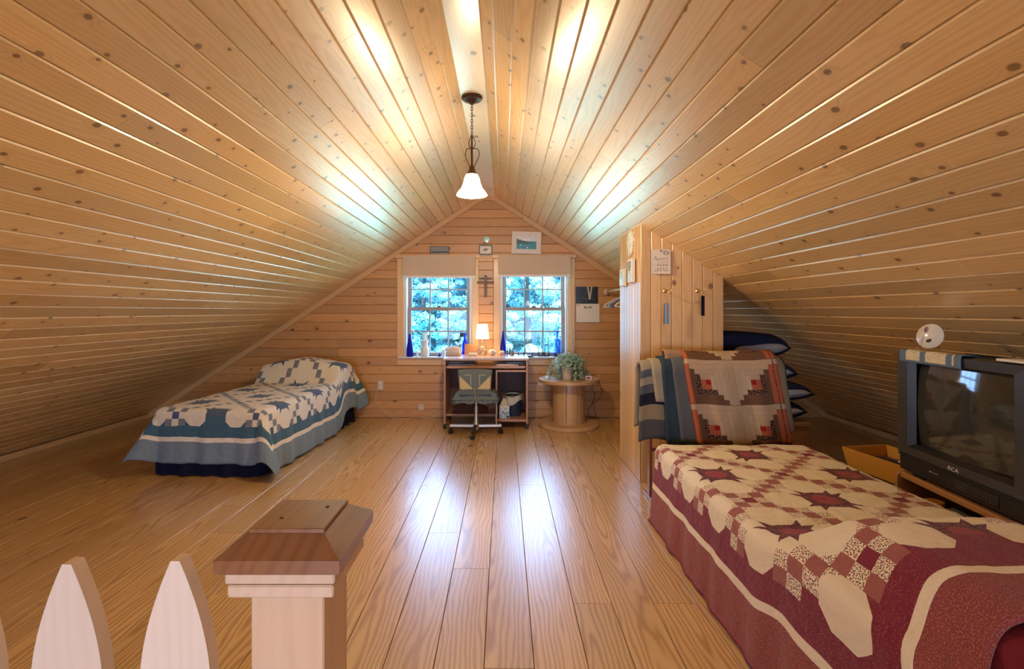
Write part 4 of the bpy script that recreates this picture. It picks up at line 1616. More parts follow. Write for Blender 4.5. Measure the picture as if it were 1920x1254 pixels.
tv = thing('television', 'large dark grey tube television facing the beds from the stand', 'television', TVO + Vector((0, 0, SZ)), TVA)
tv.location = TVO + Vector((math.cos(TVA) * -.008 - math.sin(TVA) * -.016, math.sin(TVA) * -.008 + math.cos(TVA) * -.016, SZ + .0005))
TW, THH = .70, .612
z0 = .018
# casing behind the bezel, tapering to the back
cs = MB()
fr_ = [(0, .05, z0 + .0), (TW, .05, z0), (TW, .05, THH), (0, .05, THH)]
mid_ = [(.02, .20, z0), (TW - .02, .20, z0), (TW - .02, .20, THH - .055), (.02, .20, THH - .055)]
bk_ = [(.14, .46, z0 + .02), (TW - .14, .46, z0 + .02), (TW - .14, .46, .36), (.14, .46, .36)]
cs.add(fr_ + mid_ + bk_, [(0, 4, 5, 1), (1, 5, 6, 2), (2, 6, 7, 3), (3, 7, 4, 0), (4, 8, 9, 5), (5, 9, 10, 6), (6, 10, 11, 7), (7, 11, 8, 4), (8, 11, 10, 9), (0, 1, 2, 3)])
cs.build('casing', M_TVBLK, tv, False)
# bezel ring: outer face then chamfer into the screen
sx0, sx1, sz0, sz1 = .085, TW - .085, .160, THH - .060
o8 = [(0.0, .10), (TW, .10), (TW, THH), (0.0, THH)]
i8 = [(sx0 - .018, sz0 - .016), (sx1 + .018, sz0 - .016), (sx1 + .018, sz1 + .016), (sx0 - .018, sz1 + .016)]
s8 = [(sx0, sz0), (sx1, sz0), (sx1, sz1), (sx0, sz1)]
bz_ = MB()
vs = [(x, .05, z) for x, z in o8] + [(x + (.006 if x < .3 else -.006), 0.0, z + (.006 if z < .3 else -.006)) for x, z in o8] + [(x, .004, z) for x, z in i8]
fs = []
for k in range(4):
    k2 = (k + 1) % 4
    fs += [(k, k2, 4 + k2, 4 + k), (4 + k, 4 + k2, 8 + k2, 8 + k)]
bz_.add(vs, fs)
bzo = bz_.build('bezel', M_TVGREY, tv, False)
ib = MB()
vs = [(x, .004, z) for x, z in i8] + [(x, .034, z) for x, z in s8]
ib.add(vs, [(k, (k + 1) % 4, 4 + (k + 1) % 4, 4 + k) for k in range(4)])
ib.build('inner_bezel', M_DKIN, bzo, False)


def scr(s_, q_):
    x = sx0 + (sx1 - sx0) * s_
    z = sz0 + (sz1 - sz0) * q_
    e_ = (2 * s_ - 1) ** 2 + .75 * (2 * q_ - 1) ** 2
    return (x, .018 + .020 * e_, z)


MB().grid(scr, 24, 20).build('screen', M_SCREEN, tv)
MB().box(0, TW, .012, .05, z0, .102, .004).box(.0, TW, .004, .03, .090, .101, .003).build('lower_panel', M_TVBLK, tv, False)
MB().box(.34, .56, .008, .013, .035, .078, .002).build('control_panel', M_DKIN, tv, False)
for k in range(8):
    MB().box(.405 + k * .017, .414 + k * .017, .0055, .010, .050, .060, .001).build('button', M_TVGREY, tv, False)
MB().box(.35, .398, .0065, .010, .052, .060).build('power_button', M_TVGREY, tv, False)
MB().box(.20, .214, .0105, .0125, .062, .066).box(.222, .250, .0105, .0125, .0630, .0645).build('panel_print', M_MARK, tv, False)
for xx in (.06, TW - .12):
    MB().box(xx, xx + .07, .03, .11, 0, z0, .004).build('foot', M_TVBLK, tv, False)


def text_mesh(s_, size, ext=.0012):
    cu = bpy.data.curves.new('txt', 'FONT')
    cu.body = s_
    cu.size = size
    cu.extrude = ext
    cu.align_x = 'CENTER'
    ob = bpy.data.objects.new('txt', cu)
    COL.objects.link(ob)
    bpy.context.view_layer.update()
    dg = bpy.context.evaluated_depsgraph_get()
    me = bpy.data.meshes.new_from_object(ob.evaluated_get(dg))
    bpy.data.objects.remove(ob)
    return me


me = text_mesh('RCA', .024)
me.transform(Matrix.Scale(1.25, 4, (1, 0, 0)))
lg = link('logo', me, M_MARK, tv)
lg.rotation_euler = (PI / 2, 0, 0)
lg.location = (.350, .0015, .112)

tvm = Matrix.Translation(tv.location) @ R(TVA, 'Z')


def ontv(x, y, z): return tvm @ Vector((x, y, z))


def cloth_patch_mat():
    m, b = new_mat('runner_patch', 0.9, 0.1)
    u, v, _ = xyz(coord('UV'))
    d1, k1, k2 = evor(vec(u, v), 160.0, 1.0, '2D')
    c = cmix((0.66, 0.58, 0.42), (0.25, 0.26, 0.20), (d1 < .3) & (k1 > .55))
    c = cmix(c, (0.13, 0.19, 0.27), (emod(u + .02, .155) < .035) | (u < .045) | (v < .012) | (u > .335))
    set_col(b, c)
    set_bump(b, enoise(vec(u, v), 60.0, 2.0, .5, '2D'), .3, .004)
    return m


def runner():
    nu, nv = 40, 16
    vs, uv, fs = [], [], []
    for j in range(nv + 1):
        for i in range(nu + 1):
            u, v = .37 * i / nu, .20 * j / nv
            x = .03 + u
            d = v - .058                                   # overhang over the front edge
            if d < 0:
                y, z = -.004, THH + .004 + d * .95
            else:
                y, z = d - .004, THH + .004 + .002 * math.sin(u * 40) - max(0, d - .05) * .32
            vs.append((x, y, z)); uv.append((u, v))
    fs = [(j * (nu + 1) + i, j * (nu + 1) + i + 1, (j + 1) * (nu + 1) + i + 1, (j + 1) * (nu + 1) + i) for j in range(nv) for i in range(nu)]
    me = bpy.data.meshes.new('table_runner')
    me.from_pydata(vs, [], fs)
    ul = me.uv_layers.new(name='UVMap')
    li = np.zeros(len(me.loops), dtype=np.int32); me.loops.foreach_get('vertex_index', li)
    ul.data.foreach_set('uv', np.array(uv, dtype=np.float32)[li].ravel())
    me.polygons.foreach_set('use_smooth', [True] * len(me.polygons))
    me.update()
    o_ = link('table_runner', me, cloth_patch_mat())
    o_.matrix_world = tvm
    md = o_.modifiers.new('t', 'SOLIDIFY'); md.thickness = .004; md.offset = 1
    tag(o_, 'blue and cream patchwork runner laid over the top of the television', 'runner')


runner()


def plate_mat():
    m, b = new_mat('painted_china', 0.18, 0.5)
    x, y, z = xyz(coord('Object'))
    c = cmix((0.66, 0.64, 0.55), (0.60, 0.55, 0.47), enoise(vec(x, z), 30.0, 2.0, .5, '2D'))
    fl = (((x + .012) * (x + .012)) / .00010 + ((z - .030) * (z - .030)) / .00022) < 1.0
    lf = (((x - .015 - z * .4) * (x - .015 - z * .4)) / .00012 + ((z + .024) * (z + .024)) / .00009) < 1.0
    stem = (eabs(x + .022 - (z + .02) * .22) < .0012) & (z < .02)
    c = cmix(c, (0.20, 0.06, 0.13), fl)
    c = cmix(c, (0.05, 0.06, 0.045), lf | stem)
    set_col(b, c)
    return m


pc = ontv(.135, .05, THH + .006)
pt = thing('decorative_plate', 'small oval white plate painted with a purple flower, propped on a wire stand', 'plate', pc, TVA + .45)
me = MB().lathe([(0, .004), (.035, .003), (.050, -.003), (.060, -.007), (.060, -.004), (.050, .0), (.035, .007), (0, .008)], 32).mesh('dish', True)
me.transform(Matrix.Scale(.95, 4, (1, 0, 0)))
me.transform(R(PI / 2, 'X'))
dsh = link('dish', me, plate_mat(), pt)
dsh.rotation_euler = (-.22, 0, 0)
dsh.location = (0, .01, .072)
MB().tube(bez([(-.03, -.022, .004), (-.03, -.022, .018), (-.03, -.006, .010), (-.02, .05, .004), (.0, .06, .06), (.02, .05, .004), (.03, -.006, .010), (.03, -.022, .018), (.03, -.022, .004)], 40), .0014, 5).build('wire_stand', M_BRASS, pt)
bx_ = thing('ribbed_box', 'long flat black ribbed device lying on the television', 'device', ontv(.30, .075, THH - .008), TVA)
MB().box(0, .24, 0, .04, 0, .012, .003).build('device_body', M_TVBLK, bx_, False)
for k in range(14):
    MB().box(.012 + k * .016, .018 + k * .016, .002, .038, .012, .0165).build('rib', M_DKIN, bx_, False)
pp = MB().box(0, .12, 0, .075, 0, .010, .001).build('paper_stack', M_PAPER, smooth=False)
pp.matrix_world = tvm @ T(.55, .008, THH + .001)
tag(pp, 'thin stack of white papers lying at the end of the television top', 'papers')
wc = MB().box(0, .006, 0, .12, 0, .42, .001).build('white_board', M_PAPER, smooth=False)
wc.matrix_world = tvm @ T(-.016, .10, .022)
tag(wc, 'narrow white card standing behind the television casing', 'card')

# things on the stand's lower shelf
M_ORANGE = plain('orange_tin', (0.62, 0.22, 0.03), 0.35)
cols = [((0.16, 0.03, 0.03), 'dark red'), ((0.30, 0.22, 0.14), 'tan'), ((0.05, 0.04, 0.04), 'black'), ((0.28, 0.10, 0.06), 'brown'), ((0.20, 0.16, 0.12), 'grey brown')]
zz = .253
stm = Matrix.Translation(TVO) @ R(TVA, 'Z')
for k in range(5):
    o_ = MB().box(0, .185, 0, .12, 0, .025, .002).box(.004, .181, .003, .004, .003, .022).build('video_cassette', plain('sleeve_%d' % k, cols[k][0], .45, var=.4, scale=40), smooth=False)
    o_.matrix_world = stm @ T(.06 + .008 * (k % 2), .03 + .004 * (k % 3), zz) @ R(.03 * (k % 2), 'Z')
    tag(o_, '%s video sleeve in the pile under the television shelf' % cols[k][1], 'video', 'video sleeves piled on the stand')
    zz += .0253
od = MB().lathe([(0, 0), (.04, 0), (.042, .004), (.042, .014), (.038, .018), (0, .018)], 24).build('round_tin', M_ORANGE)
od.location = stm @ Vector((.11, .075, zz))
tag(od, 'flat round orange tin on the pile of video sleeves', 'tin')
M_GLOSSB = plain('gloss_black', (0.010, 0.010, 0.012), 0.08, 0.6)
db = thing('black_camcorder', 'glossy black camera-like device on the stand shelf', 'device', stm @ Vector((.40, .10, .253)), TVA + .2)
MB().box(-.10, .10, -.05, .05, 0, .10, .015).build('device_body', M_GLOSSB, db)
MB().lathe([(0, 0), (.032, 0), (.034, .01), (.030, .03), (.022, .034), (0, .028)], 20, T(-.05, -.05, .055) @ R(PI / 2, 'X')).build('lens', M_GLOSSB, db)

# low crate with the yellow tray beyond the stand
YA = math.atan2(-.988, .150)
M_CRATE = wood('crate_brown', (0.36, 0.18, 0.07), (0.24, 0.10, 0.035), 0.2, 0.02, 0.4, 0.0, 4.0, rough=0.5)
M_YEL = wood('tray_amber', (0.62, 0.30, 0.05), (0.50, 0.22, 0.035), 0.2, 0.03, 0.25, 0.0, 4.0, rough=0.4, coat=0.3)
CR = P(1590, 868, 2.93)
CR.z = 0
crt = thing('record_crate', 'low brown wooden crate filled with record sleeves beyond the stand', 'crate', CR, YA)
MB().box(0, .34, 0, .02, .0, .355, .003).box(0, .34, .26, .28, 0, .355, .003).box(0, .02, .02, .26, 0, .38, .003).box(.32, .34, .02, .26, 0, .355, .003).box(.02, .32, .02, .26, .0, .02).build('crate_body', M_CRATE, crt, False)
for k in range(7):
    cc = [(0.5, .48, .42), (.12, .1, .08), (.45, .4, .3), (.08, .07, .06), (.55, .5, .42), (.3, .2, .12), (.1, .1, .11)][k]
    o_ = MB().box(0, .285, 0, .012, 0, .345).build('record_sleeve', plain('record_%d' % k, cc, .5, var=.3, scale=25), smooth=False)
    o_.matrix_world = Matrix.Translation(CR) @ R(YA, 'Z') @ T(.025, .030 + k * .03, .021)
    tag(o_, ['off-white', 'dark brown', 'cream', 'near-black', 'ivory', 'brown', 'charcoal'][k] + ' record sleeve standing in the low crate', 'record', 'record sleeves in the crate')
tr = thing('wooden_tray', 'amber wooden tray with flared sides resting on the crate', 'tray', CR + Vector((0, 0, .382)), YA)
tl, tw, th_ = .36, .26, .115
f_ = .022
for nm, q in (('tray_side', [(-f_, -f_), (tl + f_, -f_)]), ('tray_side', [(-f_, tw + f_), (tl + f_, tw + f_)]), ('tray_end', [(-f_, -f_), (-f_, tw + f_)]), ('tray_end', [(tl + f_, -f_), (tl + f_, tw + f_)])):
    (xa, ya), (xb, yb) = q
    def inn(x, y, k=1.0):
        return (min(max(x, 0), tl), min(max(y, 0), tw))
    ia, ib_ = inn(xa, ya), inn(xb, yb)
    def off(p, d_=.010):
        return (p[0] + (d_ if p[0] < tl / 2 else -d_), p[1] + (d_ if p[1] < tw / 2 else -d_))
    vs = [(*ia, 0), (*ib_, 0), (xb, yb, th_), (xa, ya, th_), (*off(ia), 0), (*off(ib_), 0), (*off((xb, yb)), th_), (*off((xa, ya)), th_)]
    MB().add(vs, [(0, 1, 2, 3), (7, 6, 5, 4), (3, 2, 6, 7), (0, 4, 5, 1), (0, 3, 7, 4), (1, 5, 6, 2)]).build(nm, M_YEL, tr, False)
MB().box(.0, tl, 0, tw, 0, .008).build('tray_floor', M_YEL, tr, False)
trm = Matrix.Translation(tr.location) @ R(YA, 'Z')
o_ = MB().box(0, .19, -.025, .025, 0, .022, .005).build('remote_control', M_TVBLK)
o_.matrix_world = trm @ T(.10, .10, .062) @ R(-.15, 'Z') @ R(-.1, 'Y')
tag(o_, 'long black remote control lying across the amber tray', 'remote')
o_ = MB().box(0, .07, 0, .09, 0, .05, .004).build('white_packet', M_PAPER)
o_.matrix_world = trm @ T(.26, .06, .060) @ R(.3, 'Z')
tag(o_, 'small white packet in the amber tray beside the remote', 'packet')
o_ = MB().box(.012, .34, .012, .24, .009, .060, .002).build('magazine_pile', plain('magazine_cover', (.14, .07, .05), .4, var=.5, scale=30), smooth=False)
o_.matrix_world = trm
tag(o_, 'brown-covered magazine pile filling the amber tray', 'magazines')

# ------------------------------------------------------------------ computer desk
M_DESK = wood('desk_walnut_laminate', (0.40, 0.20, 0.10), (0.30, 0.135, 0.065), 0.3, 0.02, 0.4, 0.0, 4.0, rough=0.35, coat=0.2)
M_DESKTOP = wood('desk_top_laminate', (0.42, 0.27, 0.20), (0.34, 0.20, 0.145), 0.5, 0.02, 0.35, 0.0, 4.0, rough=0.28, coat=0.4)
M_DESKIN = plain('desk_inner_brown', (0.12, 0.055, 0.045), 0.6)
M_BLKPL = plain('black_plastic', (0.015, 0.014, 0.014), 0.4)
DX, DY = -.201, 5.70
dk = thing('computer_desk', 'small wheeled computer desk of reddish laminate below the windows', 'desk', (DX, DY, 0))
DW, DF, DB, DZ = .478, -.27, .262, .785
MB().box(-DW, DW, DF, DB, DZ - .024, DZ, .004).build('desk_top', M_DESKTOP, dk, False)
for sx in (-1, 1):
    MB().box(sx * (DW - .022) - .010, sx * (DW - .022) + .010, DF + .012, DB - .02, .055, DZ - .024, .002).build('side_panel', M_DESK, dk, False)
MB().box(-DW + .04, DW - .04, DF + .012, DB - .14, .672, .700, .003).build('keyboard_tray', M_DESK, dk, False)
MB().box(.108, .128, DF + .02, DB - .03, .08, .655, .002).build('divider', M_DESK, dk, False)
MB().box(.128, DW - .032, DF + .02, DB - .03, .632, .655, .002).build('cabinet_top', M_DESK, dk, False)
MB().box(.128, DW - .032, DF + .02, DB - .03, .080, .108, .002).build('cabinet_floor', M_DESK, dk, False)
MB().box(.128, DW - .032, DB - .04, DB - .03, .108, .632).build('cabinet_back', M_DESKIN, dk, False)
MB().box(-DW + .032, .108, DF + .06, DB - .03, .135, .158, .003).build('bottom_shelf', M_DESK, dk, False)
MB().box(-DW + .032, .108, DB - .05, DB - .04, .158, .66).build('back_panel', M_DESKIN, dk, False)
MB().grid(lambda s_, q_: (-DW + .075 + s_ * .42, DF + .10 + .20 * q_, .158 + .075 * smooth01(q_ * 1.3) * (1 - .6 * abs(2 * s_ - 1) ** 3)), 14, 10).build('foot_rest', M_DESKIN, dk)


def caster_mesh(r=.026):
    m_ = MB()
    for sx in (-1, 1):
        m_.lathe([(0, -.009), (r * .8, -.009), (r, -.005), (r, .005), (r * .8, .009), (0, .009)], 16, T(sx * .012, 0, r) @ R(PI / 2, 'Y'))
    m_.box(-.006, .006, -.008, .012, r, r * 2 + .004)
    return m_.mesh('caster')


cme = caster_mesh()
cme.materials.append(M_BLKPL)
for sx in (-1, 1):
    for yy in (DF + .04, DB - .05):
        link('caster', cme, None, dk, (sx * (DW - .022), yy, 0))
o_ = MB().box(0, .25, 0, .10, 0, .010, .001).box(.02, .21, .01, .09, .010, .016, .001).build('desk_papers', M_PAPER, smooth=False)
o_.location = (DX + .11, DY + DF + .03, .700)
tag(o_, 'white papers lying on the right of the keyboard tray', 'papers')
o_ = MB().box(0, .30, 0, .13, 0, .016, .004).build('grey_keyboard', plain('keyboard_grey', (.18, .18, .22), .5))
o_.location = (DX - .42, DY + DF + .04, .700)
tag(o_, 'flat grey keyboard on the left of the desk tray', 'keyboard')

# waste bin with liner, carton
bn = thing('waste_bin', 'navy waste bin with a pale plastic liner inside the desk cabinet', 'bin', (DX + .305, DY - .02, .108))
MB().lathe([(0, .002), (.082, .0), (.085, .01), (.105, .22), (.109, .222), (.109, .226), (.102, .226), (.083, .014), (0, .012)], 28).build('bin_body', plain('bin_navy', (.02, .035, .075), .45), bn)


def liner(s_, q_):
    t = 2 * PI * s_
    r_ = .100 + .022 * q_ + .010 * math.sin(5 * t) * q_
    z = .222 + .030 * math.sin(q_ * PI) - (.04 + .055 * max(0, math.cos(t + 2.4)) ** 2 + .03 * max(0, math.sin(3 * t))) * q_
    return (r_ * math.cos(t), r_ * math.sin(t), z + .008)


MB().grid(liner, 48, 6).build('liner', plain('liner_plastic', (.42, .42, .33), .35, .4, var=.2), bn)
bxp = P(945.5, 785, DY + DF + .10)
tb = thing('tissue_carton', 'blue and white carton with crumpled tissue on top beside the waste bin', 'carton', (DX + .205, DY + DF + .11, .108))


def carton_mat():
    m, b = new_mat('carton_print', .5)
    x, y, z = xyz(coord('Generated'))
    n = enoise(vec(x, z), 4.0, 3.0, .6, '2D')
    c = cmix((.62, .68, .72), (.16, .30, .48), estep(n, .45, .6))
    c = cmix(c, (.62, .62, .6), z > .78)
    c = cmix(c, (.03, .03, .04), (eabs(x - .82) < .12) & (eabs(z - .14) < .09))
    set_col(b, c)
    return m


MB().box(-.058, .058, -.045, .045, 0, .145, .002).build('box', carton_mat(), tb, False)
MB().grid(lambda s_, q_: ((s_ - .5) * .10, (q_ - .5) * .075, .147 + .055 * (1 - (2 * s_ - 1) ** 2) * (1 - (2 * q_ - 1) ** 2) * (1 + .8 * mnoise.noise((s_ * 6, q_ * 6, 2)))), 14, 12).build('tissue', plain('tissue', (.55, .5, .42), .9), tb)

# ------------------------------------------------------------------ office chair
M_CHROME = plain('brushed_steel', (.50, .46, .42), .35, .5, .85)
M_DENIM = plain('chair_blue_grey', (.135, .165, .175), .9, .1, var=.2, scale=60, bump=.3)
ch = thing('desk_chair', 'low-backed office chair with a blue and cream pieced cover tucked at the desk', 'chair', (-.296, 5.235, 0))
for k in range(4):
    a_ = math.radians((2, 95, 178, 263)[k])
    l_ = (.272, .235, .285, .245)[k]
    Mx = R(a_, 'Z')
    MB().box(.02, l_, -.016, .016, .072, .105, .006, Mx).build('base_arm', M_CHROME if k in (0, 2) else M_BLKPL, ch)
    link('caster', cme, None, ch, (l_ * .96 * math.cos(a_), l_ * .96 * math.sin(a_), 0), a_ + .6)
    MB().tube([(l_ * .96 * math.cos(a_), l_ * .96 * math.sin(a_), .045), (l_ * .96 * math.cos(a_), l_ * .96 * math.sin(a_), .08)], .007, 8).build('caster_stem', M_BLKPL, ch)
MB().lathe([(0, .055), (.034, .055), (.034, .11), (.026, .12), (.02, .22), (.02, .30), (.013, .302), (.013, .36), (.03, .365), (0, .366)], 18).build('column', M_CHROME, ch)
MB().box(-.10, .10, -.10, .10, .352, .372, .004).build('seat_plate', M_BLKPL, ch)


def seat_fn(s_, q_):
    x, y = 2 * s_ - 1, 2 * q_ - 1
    e_ = max(0, (1 - x ** 6) * (1 - y ** 6)) ** .5
    return (x * .235, y * .215, .40 + .06 * e_ + .006 * mnoise.noise((x * 3, y * 3, 5)))


seat = MB().grid(seat_fn, 20, 20).box(-.215, .215, -.195, .195, .372, .405, .01).build('seat', M_DENIM, ch)
rf = []
npnt = 220
vs = []
for r_ in range(4):
    for i in range(npnt):
        t = 2 * PI * i / npnt
        c_, s_ = math.cos(t), math.sin(t)
        rr_ = 1.0 / max(abs(c_), abs(s_)) ** .8
        k = r_ / 3
        wv = .010 * math.sin(i * .95) * k + .02 * k
        vs.append((c_ * rr_ * (.222 + wv), s_ * rr_ * (.200 + wv), .425 - .062 * k + .006 * math.sin(i * .31) * k))
MB().add(vs, [(r_ * npnt + i, r_ * npnt + (i + 1) % npnt, (r_ + 1) * npnt + (i + 1) % npnt, (r_ + 1) * npnt + i) for r_ in range(3) for i in range(npnt)]).build('ruffle', M_DENIM, seat)


def chair_back_mat():
    m, b = new_mat('pieced_chair_cover', .9, .1)
    x, y, z = xyz(coord('Object'))
    n = enoise(vec(x, z), 90.0, 2.0, .6, '2D')
    ax = eabs(x)
    qx = efloor(ax / .0155)
    qz = efloor((z - .515) / .0155)
    cream = (qz < qx - 1.5) & (z > .512) & (ax > .018) & (ax < .160)
    c = cmix((.115, .145, .155), (.16, .19, .20), n)
    c = cmix(c, (.28, .30, .31), ((eabs(ax - .045) < .006) & (z > .55) & (z < .66)) | ((eabs(z - .655) < .006) & (ax > .045) & (ax < .11)))
    c = cmix(c, cmix((.58, .50, .32), (.45, .38, .24), n), cream)
    set_col(b, c)
    set_bump(b, n, .3, .004)
    return m


def back_fn(sd):
    def f(s_, q_):
        x, z = 2 * s_ - 1, 2 * q_ - 1
        w = .166 + .012 * z
        e_ = max(0, (1 - x ** 8) * (1 - z ** 8)) ** .5
        return (x * w, -.185 + sd * .028 * e_ + .03 * x * x * -1 + .0, .59 + z * .118 + .006 * (1 - x * x) * (z > .5))
    return f


bk = MB().grid(back_fn(-1), 20, 16)
n0 = MB().grid(back_fn(1), 20, 16)
n0.f = [f[::-1] for f in n0.f]
bk.add(n0.v, n0.f)
bo = bk.build('backrest', chair_back_mat(), ch)
MB().grid(lambda s_, q_: ((2 * s_ - 1) * .168, -.205 + .03 * -(2 * s_ - 1) ** 2 - .006 * math.sin(s_ * 60) * (1 - q_), .450 + .040 * q_ + .012 * (2 * s_ - 1) ** 2), 60, 4).build('cover_skirt', M_DENIM, bo)
MB().tube(bez([(0, -.03, .36), (0, -.15, .37), (0, -.218, .40), (0, -.226, .47), (0, -.222, .53)], 16), .011, 8).build('back_support', M_CHROME, ch)
MB().tube(bez([(.215, -.16, .37), (.222, -.18, .30), (.214, -.175, .20), (.226, -.185, .13)], 14), .004, 6).build('cover_tie', plain('cover_tie', (.5, .46, .36), .9), ch)

# ------------------------------------------------------------------ things on the desk
dz = DZ


def item(label, name, cat, px, py, Y, z, mat, prof=None, seg=20, sc=1.0):
    p = P(px, py, Y)
    m_ = MB().lathe([(r * sc, h * sc) for r, h in prof], seg)
    o_ = m_.build(name, mat)
    o_.location = (p.x, Y, z)
    return tag(o_, label, cat)


# shell-filled jar lamp
lp = P(904.5, 660, 5.82)
tl_ = thing('table_lamp', 'small table lamp with a shell-filled jar base and glowing white shade', 'lamp', (lp.x, 5.82, dz))
MB().lathe([(0, .002), (.044, .0), (.047, .006), (.047, .115), (.040, .128), (.036, .130), (.036, .150), (.038, .152), (.036, .154), (.0, .154)], 24).build('jar', glass_thin('jar_glass', (.93, .97, .97), .8), tl_)
M_SHELLS = [plain('tiny_shell_%d' % k, c, .5) for k, c in enumerate(((.62, .5, .38), (.45, .30, .2), (.7, .64, .56)))]
rng = random.Random(9)
for k in range(34):
    a_, r_ = rng.uniform(0, 2 * PI), .034 * math.sqrt(rng.random())
    s_ = rng.uniform(.007, .011)
    MB().lathe([(0, -s_), (s_ * .8, -s_ * .4), (s_, 0), (s_ * .6, s_ * .6), (0, s_)], 7, T(r_ * math.cos(a_), r_ * math.sin(a_), .014 + rng.random() * .085) @ R(rng.uniform(0, 3), 'X')).build('shell', M_SHELLS[k % 3], tl_)
MB().tube([(0, 0, .154), (0, 0, .215)], .007, 10).build('stem', M_BRASS, tl_)
M_LSHADE = glow('lamp_shade_cloth', (1.0, 0.72, 0.40), 4.5, .15)
MB().lathe([(.079, .197), (.060, .366)], 32, cap=False).build('shade', M_LSHADE, tl_)
MB().lathe([(.010, .215), (.024, .245), (.022, .27), (0, .285)], 14).build('bulb', M_BULB, tl_)
point('table_lamp_light', (0, 0, .25), 26, (1.0, 0.60, 0.26), .03, tl_)

M_BEIGE = plain('beige_plastic', (.60, .50, .46), .4)
ph = P(851, 664, 5.86)
tp = thing('desk_phone', 'rounded beige telephone at the left end of the desk', 'telephone', (ph.x, 5.86, dz))


def phone_fn(s_, q_):
    x, y = 2 * s_ - 1, 2 * q_ - 1
    e_ = max(0, (1 - x ** 4) * (1 - y ** 4)) ** .4
    return (x * .088, y * .07, .03 + .07 * e_ * (.75 + .25 * math.cos(x * 1.5)))


MB().grid(phone_fn, 18, 14).box(-.088, .088, -.07, .07, 0, .031, .008).build('phone_body', M_BEIGE, tp)
MB().tube(bez([(-.10, -.02, .06), (-.06, -.02, .085), (0, -.02, .098), (.06, -.02, .085), (.09, -.02, .05)], 16), .014, 8).build('handset', M_BEIGE, tp)
M_LETTER = wood('letter_box_wood', (.50, .24, .09), (.38, .16, .055), .1, .015, .4, 0, 4, rough=.4)
lb = P(884.5, 662, 5.92)
lt = thing('letter_holder', 'open orange-brown wooden letter box behind the lamp', 'letter box', (lb.x, 5.90, dz))
MB().box(-.082, .082, -.035, -.028, 0, .115, .002).build('front_board', M_LETTER, lt, False)
MB().box(-.082, .082, .028, .035, 0, .130, .002).build('back_board', M_LETTER, lt, False)
MB().box(-.082, .082, -.028, .028, 0, .008).box(-.082, -.075, -.028, .028, .008, .11).box(.075, .082, -.028, .028, .008, .11).build('box_sides', M_LETTER, lt, False)
wbp = P(886.5, 664, 5.72)
o_ = MB().box(-.05, .05, -.03, .03, 0, .026, .003).box(-.052, .052, -.032, .032, .026, .034, .003).build('trinket_box', plain('white_box', (.66, .6, .55), .5))
o_.location = (wbp.x, 5.72, dz)
tag(o_, 'flat white lidded box in front of the letter box', 'box')


def shell(name, label, px, Y, size, mat, rz):
    p = P(px, 660, Y)
    m_ = MB()
    pts, rs = [], []
    for k in range(46):
        t = k / 45 * 2.6 * 2 * PI
        g = (k / 45) ** 1.15
        pts.append((size * .46 * g * math.cos(t), size * .42 * (1 - g) - size * .1 * g, size * .52 + size * .46 * g * math.sin(t) * .8))
        rs.append(max(.0015, size * .50 * g))
    m_.tube(pts, rs, 14)
    zmin = min(v[2] for v in m_.v)
    m_.v = [(a, b, c - zmin) for a, b, c in m_.v]
    o_ = m_.build(name, mat)
    o_.location = (p.x, Y, dz)
    o_.rotation_euler = (0, 0, rz)
    tag(o_, label, 'shell')


M_SH1 = plain('shell_white', (.70, .60, .56), .4, var=.15, scale=50)
M_SH2 = plain('shell_tan', (.62, .46, .36), .4, var=.25, scale=50)
shell('sea_shell', 'large white spiral sea shell on the desk beside the lamp', 923.5, 5.80, .058, M_SH1, .4)
shell('sea_shell', 'smaller tan spiral sea shell next to the white one', 941.5, 5.82, .045, M_SH2, -.5)
M_CLEAR = glass_thin('clear_glass', (.90, .97, .98), 1.0)
M_FROST = plain('frosted_white', (.78, .84, .86), .35, .5, var=.05)
M_DKGL = plain('dark_green_glass', (.02, .06, .06), .15, .6)
item('tiny clear bottle with a dark stopper behind the tan shell', 'small_bottle', 'bottle', 951, 661, 5.90, dz, plain('bottle_smoke', (.10, .14, .20), .15, .6), [(0, 0), (.013, 0), (.014, .004), (.014, .045), (.006, .055), (.006, .07), (.009, .072), (.009, .082), (0, .083)])
item('squat brownish jar on the desk near the window sill', 'small_jar', 'jar', 961, 661, 5.86, dz, plain('jar_brown', (.20, .15, .12), .25), [(0, 0), (.018, 0), (.02, .005), (.02, .042), (.016, .048), (.018, .05), (.018, .062), (0, .063)])
item('small dark blue dish pot at the right rear of the desk', 'small_pot', 'pot', 956, 661, 5.93, dz, M_DKGL, [(0, 0), (.010, 0), (.011, .05), (.007, .06), (.007, .09), (0, .091)])
item('low clear glass dish at the right end of the desk', 'glass_dish', 'dish', 977, 661, 5.88, dz, M_CLEAR, [(0, .004), (.035, .0), (.04, .006), (.046, .028), (.043, .028), (.036, .008), (0, .008)])

# ------------------------------------------------------------------ things on the window sills
SY = YB - .022
sz = WZ0


def cobalt(name, c):
    m, b = new_mat(name, .08, .6)
    b.inputs['Base Color'].default_value = (*c, 1)
    b.inputs['Transmission Weight'].default_value = .65
    b.inputs['IOR'].default_value = 1.12
    n = enoise(coord('Object'), 20, 2)
    E.nt.links.new((n * .06 + .05).v, b.inputs['Roughness'])
    return m


